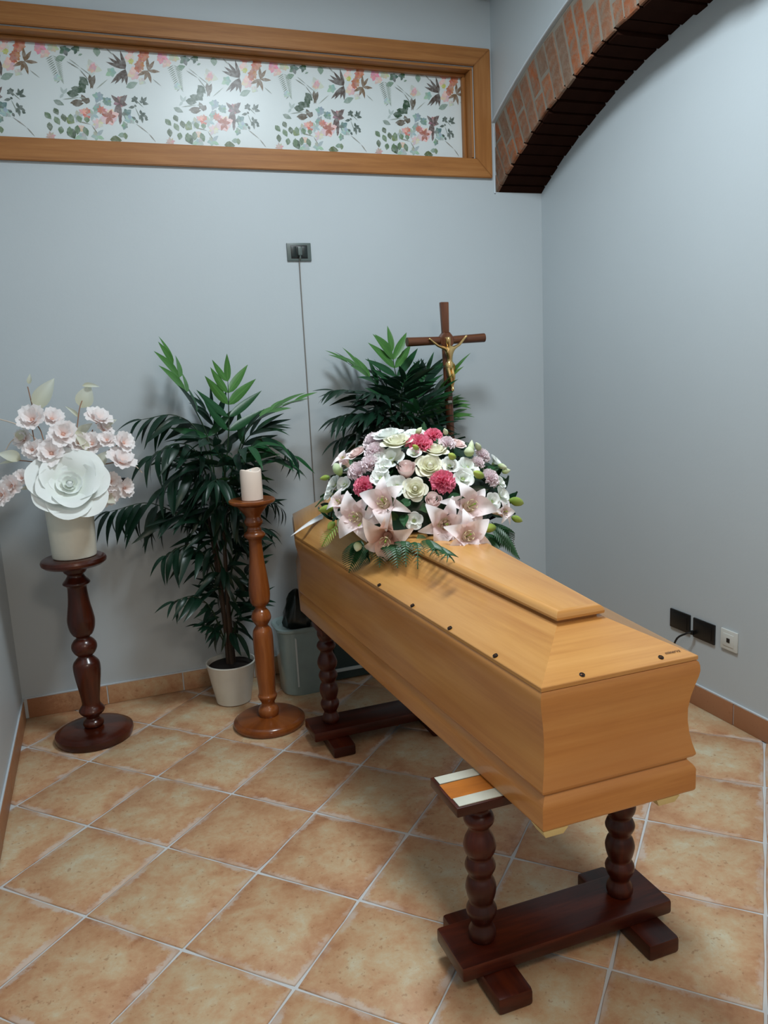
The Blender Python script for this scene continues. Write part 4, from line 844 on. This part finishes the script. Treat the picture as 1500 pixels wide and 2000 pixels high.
# ================================================================== FLOWER ARRANGEMENT ON THE LID
EC = np.array([1.085, -1.12, .93]); ER = np.array([.385, .375, .378])
FO = Vector((1.06, -1.12, .961)); fa = thing('flower_arrangement', 'domed spray of roses, lilies and carnations on the coffin lid', 'flowers', FO)
def dome(p, k=1.0):                                 # point and outward normal on the bouquet's dome along a sight line
    d = ray(p); r_ = ER * k; a_ = ((d / r_) ** 2).sum(); oc_ = (CAMC - EC) / r_; b_ = 2 * (oc_ * (d / r_)).sum(); c_ = (oc_ ** 2).sum() - 1; D_ = b_ * b_ - 4 * a_ * c_
    t_ = (-b_ - math.sqrt(D_)) / (2 * a_) if D_ > 0 else -b_ / (2 * a_); P_ = CAMC + d * t_; n_ = (P_ - EC) / (ER ** 2); n_ /= np.linalg.norm(n_); return Vector(P_) - FO, Vector(n_)
C1 = lambda x, y: (560 + x / 3, 780 + y / 3)
MPP = 2.62 / FPX                                     # metres per pixel at the bouquet's distance
def place(fn, x, y, r, mat, up=.0, k=1.0, toward=0.0, **kw):
    p, n_ = dome(C1(x, y), k); D_ = 2.5 * r / 3 * MPP; n_ = n_ + Vector((0, 0, up)); 
    if toward: n_ = n_.normalized() + (Vector(CAMC) - FO - p).normalized() * toward
    return fn(fa, p - n_.normalized() * D_ * .25, n_, D_, mat, **kw)
# foliage core and loose leaves
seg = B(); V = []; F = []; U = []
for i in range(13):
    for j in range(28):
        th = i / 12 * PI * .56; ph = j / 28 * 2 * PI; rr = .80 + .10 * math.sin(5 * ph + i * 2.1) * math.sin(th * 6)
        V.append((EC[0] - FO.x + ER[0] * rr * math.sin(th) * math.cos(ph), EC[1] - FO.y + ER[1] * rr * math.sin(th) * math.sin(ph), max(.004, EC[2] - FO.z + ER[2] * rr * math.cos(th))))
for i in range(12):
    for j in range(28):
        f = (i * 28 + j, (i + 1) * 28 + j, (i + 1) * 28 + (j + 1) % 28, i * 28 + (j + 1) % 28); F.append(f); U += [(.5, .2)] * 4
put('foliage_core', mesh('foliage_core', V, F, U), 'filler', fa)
LV, LF, LU = blade(1, .26, 6, 2, lance, lambda u, v: (0, 0, -.25 * u * u + .10 * abs(v))); LM = {}
for mk in ('filler', 'fern', 'eucal'): me = mesh('leaf', LV, LF, LU); me.materials.append(MT[mk]); LM[mk] = me
for k in range(150):
    ph = random.uniform(0, 2 * PI); th = math.acos(random.uniform(.02, .95)); n_ = Vector((math.sin(th) * math.cos(ph), math.sin(th) * math.sin(ph), math.cos(th)))
    p = Vector((EC[0] - FO.x + ER[0] * .82 * n_.x, EC[1] - FO.y + ER[1] * .82 * n_.y, EC[2] - FO.z + ER[2] * .82 * n_.z)); d = n_ * .7 + Vector((random.uniform(-1, 1), random.uniform(-1, 1), random.uniform(-.8, .6)))
    put('leaf', LM['filler' if random.random() < .7 else 'fern'], None, fa, mw=frame_mat(p, d, n_, random.uniform(.05, .085)))
for x, y in ((770, 790), (740, 830), (790, 830), (690, 850), (910, 900), (640, 700), (670, 640), (720, 600), (690, 680), (950, 580), (960, 640), (820, 640)):
    p, n_ = dome(C1(x, y), .97); put('leaf', LM['eucal' if 720 < x < 800 and y > 760 else 'fern'], None, fa, mw=frame_mat(p, Vector((random.uniform(-.5, .5), -.4, -1)) if y > 760 else n_ + Vector((random.uniform(-1, 1), 0, random.uniform(-.6, .6))), n_, random.uniform(.045, .07)))
R_, CN, LS = rose, carnation, lisianthus
for x, y, r, m, up, op, tw, lab in ((842, 372, 84, 'cream_rose', .1, 1.0, .25, 'large open cream rose'), (752, 516, 68, 'cream_rose', .0, .95, .3, 'open cream rose'), (872, 262, 78, 'cream_rose', .9, .55, 0, 'cream rose'), (640, 205, 92, 'cream_rose', .8, .8, 0, 'cream rose near the top'), (697, 380, 66, 'pink_rose', .75, .12, 0, 'cupped blush rose'), (862, 578, 58, 'pink_rose', .55, .12, 0, 'cupped blush rose'), (1000, 235, 60, 'pink_rose', .6, .7, 0, 'blush rose'), (585, 165, 90, 'white_pet', .9, .9, 0, 'white rose at the crown'), (395, 290, 62, 'pink_rose', .2, .8, 0, 'pink rose')):
    place(rose, x, y, r, m, up, k=1.06 if y < 220 else 1.0, toward=tw, open_=op, label=lab)
for x, y, r, m in ((437, 497, 54, 'hot_pet'), (921, 465, 64, 'hot_pet'), (775, 240, 68, 'hot_pet'), (862, 192, 52, 'hot_pet')): place(carnation, x, y, r, m, .1, label='hot pink carnation')
for x, y, r in ((400, 405, 56), (474, 362, 52), (505, 285, 56), (1158, 315, 44), (1210, 450, 52), (945, 240, 46), (1130, 360, 36), (500, 220, 60)): place(carnation, x, y, r, 'pale_pet', .1, label='pale pink carnation')
for x, y, r, tw in ((642, 497, 54, .4), (540, 445, 52, .2), (745, 708, 46, .2), (600, 320, 74, .1), (962, 372, 48, .2), (1075, 378, 60, .1), (1045, 450, 58, .3), (322, 488, 44, .3), (250, 485, 52, .1), (745, 180, 60, 0), (1240, 348, 44, 0), (1222, 590, 48, .2), (1282, 550, 52, 0), (520, 330, 46, .1), (560, 380, 46, .2), (745, 300, 40, .1), (230, 540, 44, 0), (1270, 480, 34, 0), (690, 200, 56, 0)): place(lisianthus, x, y, r, 'white_pet', .1, toward=tw, label=None)
for x, y, r, m, rl, tw, up, tl in ((395, 690, 112, 'lily_pet', .4, .5, 0, 1.0), (560, 600, 112, 'lily_pet', 1.2, .3, .1, 1.0), (578, 830, 118, 'peach_pet', .9, .3, -.4, 1.15), (1085, 620, 118, 'lily_pet', .2, .4, .1, 1.0), (930, 735, 112, 'lily_pet', .7, .6, -.1, 1.05), (1068, 800, 108, 'lily_pet', 1.1, .5, .25, .95), (300, 600, 74, 'lily_pet', .2, 0, .3, .8), (330, 350, 66, 'lily_pet', .6, 0, .3, .6), (1275, 660, 70, 'lily_pet', .3, 0, 0, .6)):
    place(lily, x, y, r, m, up, 1.30 if x > 1000 and y > 700 else 1.10, tw, roll=rl, tilt=tl, label='peach lily drooping over the lid' if m == 'peach_pet' else None, anthers='anther' if x == 930 else 'stamen')
for (x, y, tx, ty, R, m) in ((270, 635, 170, 655, .014, 'bud'), (500, 730, 415, 742, .014, 'bud'), (570, 735, 565, 680, .014, 'palebud'), (1035, 730, 1036, 700, .014, 'bud'), (1220, 750, 1105, 765, .016, 'bud'), (1310, 590, 1395, 612, .016, 'bud'), (1320, 690, 1380, 715, .012, 'bud'), (250, 455, 195, 465, .010, 'bud'), (315, 440, 268, 355, .017, 'palebud'), (1075, 330, 1085, 240, .012, 'palebud'), (1150, 455, 1095, 425, .014, 'bud'), (985, 345, 950, 320, .012, 'bud'), (1262, 425, 1310, 415, .010, 'palebud'), (1070, 335, 1070, 275, .018, 'palebud'), (280, 720, 240, 760, .012, 'bud'), (420, 840, 410, 890, .015, 'palebud'), (768, 850, 765, 890, .010, 'bud'), (760, 205, 790, 165, .010, 'palebud'), (770, 290, 740, 270, .009, 'bud'), (935, 205, 925, 175, .009, 'palebud'), (1130, 295, 1110, 255, .011, 'palebud'), (1240, 385, 1290, 400, .010, 'palebud'), (330, 700, 300, 745, .013, 'palebud')):
    p, n_ = dome(C1(x, y), 1.0); q_, _ = dome(C1(tx, ty), 1.06); L_ = max(.03, (q_ - p).length); bud(fa, p, q_ - p, min(L_, .07), R, m)
def lp(x, y, z): return at_z(C1(x, y), z) - FO
def ll(x, y, up=.008): return on_lid(C1(x, y)) + Vector((0, 0, up)) - FO
fern(fa, [dome(C1(440, 820), .9)[0], dome(C1(400, 900), 1.0)[0], ll(365, 1030)], .050); fern(fa, [dome(C1(600, 860), .9)[0], ll(640, 940, .04), ll(650, 1010, .012)], .048); fern(fa, [dome(C1(540, 860), .9)[0], ll(550, 930, .035), ll(545, 1000)], .046); fern(fa, [dome(C1(830, 820), .92)[0], lp(860, 860, .985), lp(880, 905, .966)], .036); fern(fa, [dome(C1(760, 820), .95)[0], dome(C1(764, 890), 1.0)[0] + Vector((0, 0, .03)), ll(770, 950, .045), ll(768, 1018, .012)], .036, 18)
fern(fa, [dome(C1(1200, 720), .9)[0], dome(C1(1290, 800), 1.02)[0], dome(C1(1365, 935), 1.10)[0]], .060, 18); fern(fa, [dome(C1(500, 860), .9)[0], ll(470, 930, .02), ll(430, 985)], .036); fern(fa, [dome(C1(880, 850), .92)[0], lp(930, 895, .985), lp(975, 940, .966)], .036)
fern(fa, [dome(C1(700, 840), .9)[0], ll(700, 930, .045), ll(700, 1005, .012)], .038); fern(fa, [dome(C1(300, 740), .9)[0], dome(C1(240, 800), 1.0)[0], dome(C1(205, 865), 1.06)[0]], .03, 10, 'bud'); fern(fa, [dome(C1(1150, 780), .9)[0], dome(C1(1210, 830), 1.0)[0], dome(C1(1250, 870), 1.06)[0]], .05)
fern(fa, [Vector((.05, .2, .1)), Vector((.12, .36, .06)), Vector((.14, .45, .02))], .05); fern(fa, [Vector((.25, .1, .1)), Vector((.40, .16, .04)), Vector((.48, .18, -.05))], .05); fern(fa, [Vector((-.15, .2, .1)), Vector((-.22, .32, .06)), Vector((-.26, .40, .0))], .05)
a0, a1, a2 = lp(300, 640, .95), lp(160, 728, .893), lp(24, 801, .866)
V, F, U = [], [], []
for i in range(9):
    t = i / 8; p = a0.lerp(a1, t * 2) if t < .5 else a1.lerp(a2, t * 2 - 1); wd = .026 * (1 - t) ** .7 + .0008; p = p + Vector((0, 0, .012 * math.sin(t * PI)))
    V += [p + Vector((-.3, -.8, -.45)) * wd, p + Vector((.3, .8, .45)) * wd]
F = [(2 * i, 2 * i + 1, 2 * i + 3, 2 * i + 2) for i in range(8)]; rb = put('ribbon', mesh('ribbon', V, F, [(0, 0)] * 32), 'ribbon', fa, label='white satin ribbon tail'); rb.modifiers.new('thick', 'SOLIDIFY').thickness = .0008
# ================================================================== VASE WITH GIANT ROSE AND BLOSSOM SPRAYS
VO = Vector((-.135, -.343, .7972)); o = vase = thing('vase', 'white cylindrical vase standing on the dark pedestal', 'vase', VO)
B().lathe([(0, .080), (.003, .0855), (.01, .087), (.12, .0905), (.212, .0935), (.216, .0925), (.214, .0885), (.20, .087), (.06, .083), (.03, .02)], 48).make('vase_body', 'vase', o)
GO = Vector((-.118, -.455, 1.104)); gr = thing('giant_rose', 'oversized white foam rose hanging over the vase front', 'flower', GO)
gz = lambda c, k: (lambda u, v: (0, -u * (.20 * v * v + .22 * v ** 6) + .02 * math.cos(v * 5) * u ** 2, c * v * v * u + .20 * u * u - k * max(0, u - .6) ** 2 * 1.6 + .02 * math.sin(v * 4 + u * 3)))
g_out = petal_mesh('g_out', 'foam', 1.06, .60, 10, 10, fan_w, gz(.10, .4)); g_mid = petal_mesh('g_mid', 'foam', .86, .56, 10, 10, fan_w, gz(.16, .4))
GN = (Vector(CAMC) - GO).normalized() + Vector((0.02, 0, .50)); gm = face_mat((0, 0, 0), GN, 0, .150)
core = bud_core('heart', 'foam', .08, .20, gr, gm, 9)
ring(core, g_out, 7, 1.40, .08, .98, .25, .10, z=-.12); ring(core, g_mid, 5, 1.22, .08, .95, .7, .10, z=-.04)
for q, (k, rb, rm, rt, h, hf, lip, n) in enumerate([('h1', .03, .12, .09, .24, 1.3, 0, 3), ('h2', .05, .22, .19, .25, 1.1, .02, 3), ('h3', .07, .33, .32, .24, 1.0, .03, 4), ('h4', .10, .45, .50, .22, .9, .05, 4)]): whorl(core, wrap_mesh(k, 'foam', rb, rm, rt, h, hf, lip, -.02), n, q * .9, 1, .04)
bq = thing('blossom_bouquet', 'blush artificial blossom branches with pale leaves in the white vase', 'flowers', VO + Vector((0, 0, .03)))
BO2 = Vector(bq.location); CR = lambda x, y, Y: at_y((x / 5.357, 720 + y / 5.357), Y) - BO2
mouth = Vector((.0, .02, .16))
def stem(pts, r=.0026, mat='twig'): return B().tube(spline(pts, 16), r, 6).make('stem', mat, bq)
def blossom(p, nrm, D, parent=None):
    s = D / 2; b = B().lathe([(-.3, .05), (-.1, .14), (.1, .12), (.2, .03)], 8); b.U = [(.0, 0)] * len(b.U); part = b.make('blossom', 'blossom', bq); part.matrix_local = face_mat(p, nrm, random.uniform(0, 6), s)
    ruf = lambda u, v: (0, -u * (.18 * v * v + .20 * v ** 6) + .07 * math.cos(v * 9) * u ** 2, .22 * v * v * u + .07 * math.sin(v * 8) * u - .3 * max(0, u - .6) ** 2)
    pm = petal_mesh('blos', 'blossom', 1.02, .56, 6, 8, fan_w, ruf); ring(part, pm, 5, 1.15, .1, 1, 0, .2); ring(part, pm, 4, .6, .08, .78, .4, .2); return part
stems = [([(420, 980, -.36), (345, 680, -.33), (340, 560, -.31)]), ([(500, 900, -.34), (430, 660, -.30), (380, 560, -.27), (290, 190, -.21)]), ([(640, 950, -.34), (600, 800, -.30), (540, 560, -.27)]), ([(740, 930, -.35), (800, 650, -.31), (830, 430, -.28), (860, 330, -.26)]), ([(880, 950, -.34), (920, 780, -.30), (970, 640, -.28)]), ([(980, 980, -.36), (1100, 880, -.34), (1250, 790, -.33)]), ([(1000, 1030, -.38), (1150, 990, -.36), (1270, 970, -.36)]), ([(620, 900, -.36), (680, 780, -.36), (690, 690, -.38)]), ([(980, 1250, -.38), (1110, 1230, -.36), (1160, 1190, -.36)]), ([(420, 1000, -.36), (300, 970, -.36), (190, 960, -.36)]), ([(450, 1050, -.37), (330, 1110, -.39), (210, 1210, -.42), (110, 1260, -.44), (20, 1310, -.45)]), ([(480, 900, -.34), (420, 780, -.30), (260, 640, -.27), (170, 580, -.25), (0, 530, -.22)])]
for k, st in enumerate(stems): stem([mouth, mouth.lerp(CR(*st[0]), .55) + Vector((0, .02, .02))] + [CR(*q_) for q_ in st], .0034 if k == 10 else .0024, 'paletwig' if k in (10, 11) else 'twig')
stem([CR(1270, 990, -.36), CR(1400, 1010, -.35), CR(1490, 1090, -.34)], .002, 'paletwig'); stem([CR(260, 680, -.30), CR(130, 750, -.30), CR(60, 850, -.30)], .002, 'paletwig')
for x, y, Y, r, nx, ny, nz in ((340, 540, -.33, 115, -.2, -1, .6), (540, 530, -.29, 95, .3, -1, .7), (660, 690, -.40, 115, .1, -1, .5), (1020, 540, -.31, 120, .5, -.6, 1), (1120, 750, -.36, 75, 0, -1, .6), (1290, 780, -.35, 95, .6, -1, .5), (1270, 980, -.39, 130, .4, -.7, 1), (1155, 1180, -.39, 85, .3, -1, .2), (1300, 1250, -.38, 85, .8, -1, 0), (250, 740, -.30, 90, -.6, -.8, .5), (340, 850, -.40, 75, -.3, -1, .3), (540, 890, -.42, 110, -.1, -1, .5), (130, 1230, -.45, 95, -.6, -1, .3), (20, 1320, -.46, 90, -.5, -1, .2), (230, 1150, -.44, 70, -.3, -1, .6), (600, 770, -.34, 95, .2, -1, .6), (960, 790, -.34, 100, 0, -1, .5), (430, 860, -.36, 95, -.3, -1, .5), (830, 780, -.36, 95, .1, -1, .6), (740, 880, -.37, 80, 0, -1, .7), (1130, 1320, -.40, 95, .6, -1, -.4), (1090, 640, -.31, 80, .6, -.6, .6)):
    blossom(CR(x, y, Y), (nx, ny, nz), 2.2 * r / 5.357 / 427)
PL = bmesh_of('leaf', 1, .27, 7, 4, lance, lambda u, v: (0, 0, .16 * v * v * lance(u) - .12 * u * u)); PL.materials.append(MT['paleleaf'])
for x0, y0, tx, ty, Y, sx in ((370, 420, 560, 100, -.24, .9), (850, 410, 940, 170, -.26, 1.3), (300, 160, 315, 55, -.21, .8), (820, 510, 690, 390, -.28, .5), (800, 700, 960, 570, -.32, .9), (1000, 1030, 1130, 860, -.37, 1.1), (920, 860, 800, 690, -.38, .8), (220, 950, -20, 880, -.37, 1.1), (190, 965, -10, 990, -.37, .4), (1080, 610, 1215, 530, -.30, .9), (1050, 1320, 1210, 1400, -.41, 1.4), (345, 270, 385, 240, -.23, .8), (170, 740, 290, 640, -.30, 1.2), (860, 180, 1040, 180, -.26, .6), (440, 1060, 230, 1190, -.40, .25), (330, 1240, 210, 1260, -.44, .8), (600, 880, 480, 860, -.40, .9), (780, 640, 890, 820, -.36, .8)):
    p, q_ = CR(x0, y0, Y), CR(tx, ty, Y - .01)
    put('leaf', PL, None, bq, mw=frame_mat(p, q_ - p, Vector((.2, -1, .5)), (q_ - p).length, sx))
